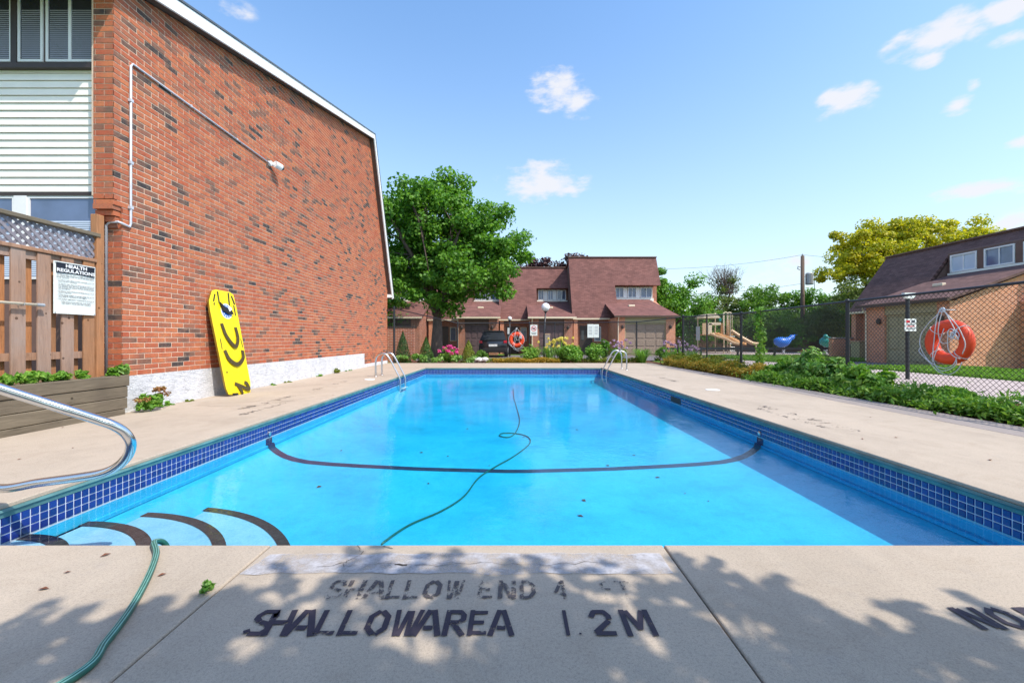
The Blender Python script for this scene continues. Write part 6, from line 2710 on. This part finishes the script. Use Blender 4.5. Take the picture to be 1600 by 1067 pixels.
# low brick enclosure with a tan box, planters, fences beyond
Y = 24.0
t = thing('brick_enclosure', 'low brick enclosure wall with a pale cap beyond the right fence', 'wall', (W(1330, 555, Y).x, Y, 0))
b = MB()
b.box(-1.1, .75, 0, .25, -.1, 1.08)
b.obj('wall', MAT['obrick'], t)
b = MB()
b.bbox(-1.14, .79, -.04, .29, 1.08, 1.15, .01)
b.obj('coping', MAT['concrete'], t)
t = thing('utility_box', 'tan utility cabinet standing beside the low brick enclosure', 'cabinet', (W(1355, 555, 22.5).x, 22.5, 0))
b = MB()
b.bbox(-.42, .42, 0, .6, -.1, .90, .02)
b.obj('cabinet', MAT['garagey'], t)
b = MB()
b.bbox(-.45, .45, -.03, .63, .90, .95, .01)
b.obj('lid', MAT['tan'], t)
t = thing('bin', 'dark green rounded bin in the brick enclosure', 'bin', (W(1337, 545, 23.2).x, 23.2, 0))
b = MB()
b.lathe([(.24, 0), (.27, .7), (.26, .78), (.1, .9)], 14)
b.obj('body', MAT['post'], t)
b = MB()
b.lathe([(.28, .70), (.28, .75)], 14)
b.obj('rim', MAT['tealp'], t)
t = thing('concrete_planter', 'grey concrete planter with red flowers on the lawn edge', 'planter', (W(1262, 552, 20.3).x, 20.3, -.05))
b = MB()
b.lathe([(.17, 0), (.25, .42), (.27, .46), (.20, .46), (.19, .40)], 12)
b.obj('pot', MAT['concrete'], t)
rng = np.random.default_rng(9)
P, Nn = clump_points([(0, 0, .52), (.2, 0, .5), (-.2, 0, .5)], [.16, .14, .14], 60, rng)
link('foliage', leaf_mesh('foliage', P, Nn, np.full(len(P), .07), np.full(len(P), .05), MAT['redleaf'], rng=rng), t)

# low black rail fence along the playground
t = thing('rail_fence', 'low dark rail fence running in front of the playground', 'fence', (9, 25, 0))
b = MB()
b.box(-.2, 12.5, 0, .08, .42, .56)
b.obj('rail', MAT['post'], t)
for x in np.arange(0, 12.4, 2.2):
    b = MB()
    b.box(x, x + .09, -.01, .09, -.1, .6)
    b.obj('post', MAT['post'], t)
# brown board fence under the trees
t = thing('board_fence', 'long low brown board fence under the trees behind the playground', 'fence', (12, 37.8, 0))
b = MB()
rnd = random.Random(6)
x = 0.
while x < 24:
    b.box(x, x + .14, 0, .03, -.1, 1.25 + rnd.uniform(-.02, .02))
    x += .155
b.obj('board_panel', MAT['wood'], t, kind='stuff')

# utility pole
Y = 38.
t = thing('utility_pole', 'wooden utility pole with a grey transformer in front of the trees', 'utility pole', (W(1254, 500, Y).x, Y, 0))
zt = W(1254, 400, Y).z
b = MB()
b.tube([(0, 0, -.1), (0, 0, zt)], [.20, .15], 10)
b.obj('pole', MAT['pole'], t, True)
b = MB()
b.lathe([(.30, 0), (.32, .05), (.32, .95), (.24, 1.05)], 14, 0, (.55, -.1, zt - 2.6))
b.obj('transformer', MAT['grey'], t)
b = MB()
b.tube([(.15, 0, zt - 1.9), (1.0, -.1, zt - 1.5), (1.0, -.1, zt - 3.0)], .03, 6)
b.obj('bracket', MAT['grey'], t)
b = MB()
b.tube([(-.15, 0, zt - 1.0), (-.4, 0, zt - .95), (-.45, 0, zt - 1.15), (-.25, 0, zt - 1.25)], .05, 8)
b.obj('insulator', MAT['grey'], t)
b = MB()
b.lathe([(.04, 0), (.07, .05), (.07, .15), (.03, .2)], 8, 0, (0, 0, zt))
b.obj('insulator', MAT['grey'], t)
for k, (e, sag) in enumerate((((-22, 3, zt - .1), .9), ((30, -4, zt - .3), 1.0), ((-22, 2, zt - 2.4), .9))):
    b = MB()
    s0 = Vector((0, 0, zt + .1 - (2.6 if k == 2 else 0)))
    e = Vector(e)
    b.tube([s0.lerp(e, i / 14) - Vector((0, 0, sag * 4 * (i / 14) * (1 - i / 14))) for i in range(15)], .012, 4)
    b.obj('cable', MAT['post'], t)

# low brick wall segment and gate post at the far left corner of the pool
t = thing('garden_wall', 'low brick garden wall just past the end of the big brick wall', 'wall', (-5.6, 20.6, 0))
b = MB()
b.box(-1.2, .75, 0, .22, -.1, 1.62)
b.obj('wall', MAT['rbrick_x'], t)
b = MB()
b.bbox(-1.25, .79, -.03, .25, 1.62, 1.68, .01)
b.obj('coping', MAT['darktrim'], t)
# pale box and rocks in the bed
t = thing('utility_pedestal', 'narrow pale utility pedestal under the larger globe lamp', 'cabinet', (W(854.5, 545, 21.5).x, 21.5, 0))
b = MB()
b.bbox(-.16, .16, 0, .25, -.1, 1.28, .02)
b.obj('cabinet', MAT['concrete'], t)
b = MB()
b.bbox(-.17, .17, -.01, .26, 1.28, 1.33, .01)
b.obj('cap', MAT['tan'], t)
rnd = random.Random(8)
for i, px in enumerate((741, 749, 757)):
    b = MB()
    b.sphere((0, 0, 0), .17, 9, 6)
    b.v = [(x * rnd.uniform(.8, 1.3), y * rnd.uniform(.7, 1.1), z * rnd.uniform(.5, .8)) for x, y, z in b.v]
    o = b.obj('rock', MAT['stone'])
    o.location = (X19(px, 19.1), 19.1, .12)
    tag(o, ['pale rock nearest the golden cone shrub', 'middle pale rock in the far flower bed', 'pale rock nearest the small life buoy'][i], 'rock', 'pale rocks in the far bed')

for ob in list(bpy.data.objects):
    if ob.type == 'MESH' and ob.name.startswith('wheel'):
        pass
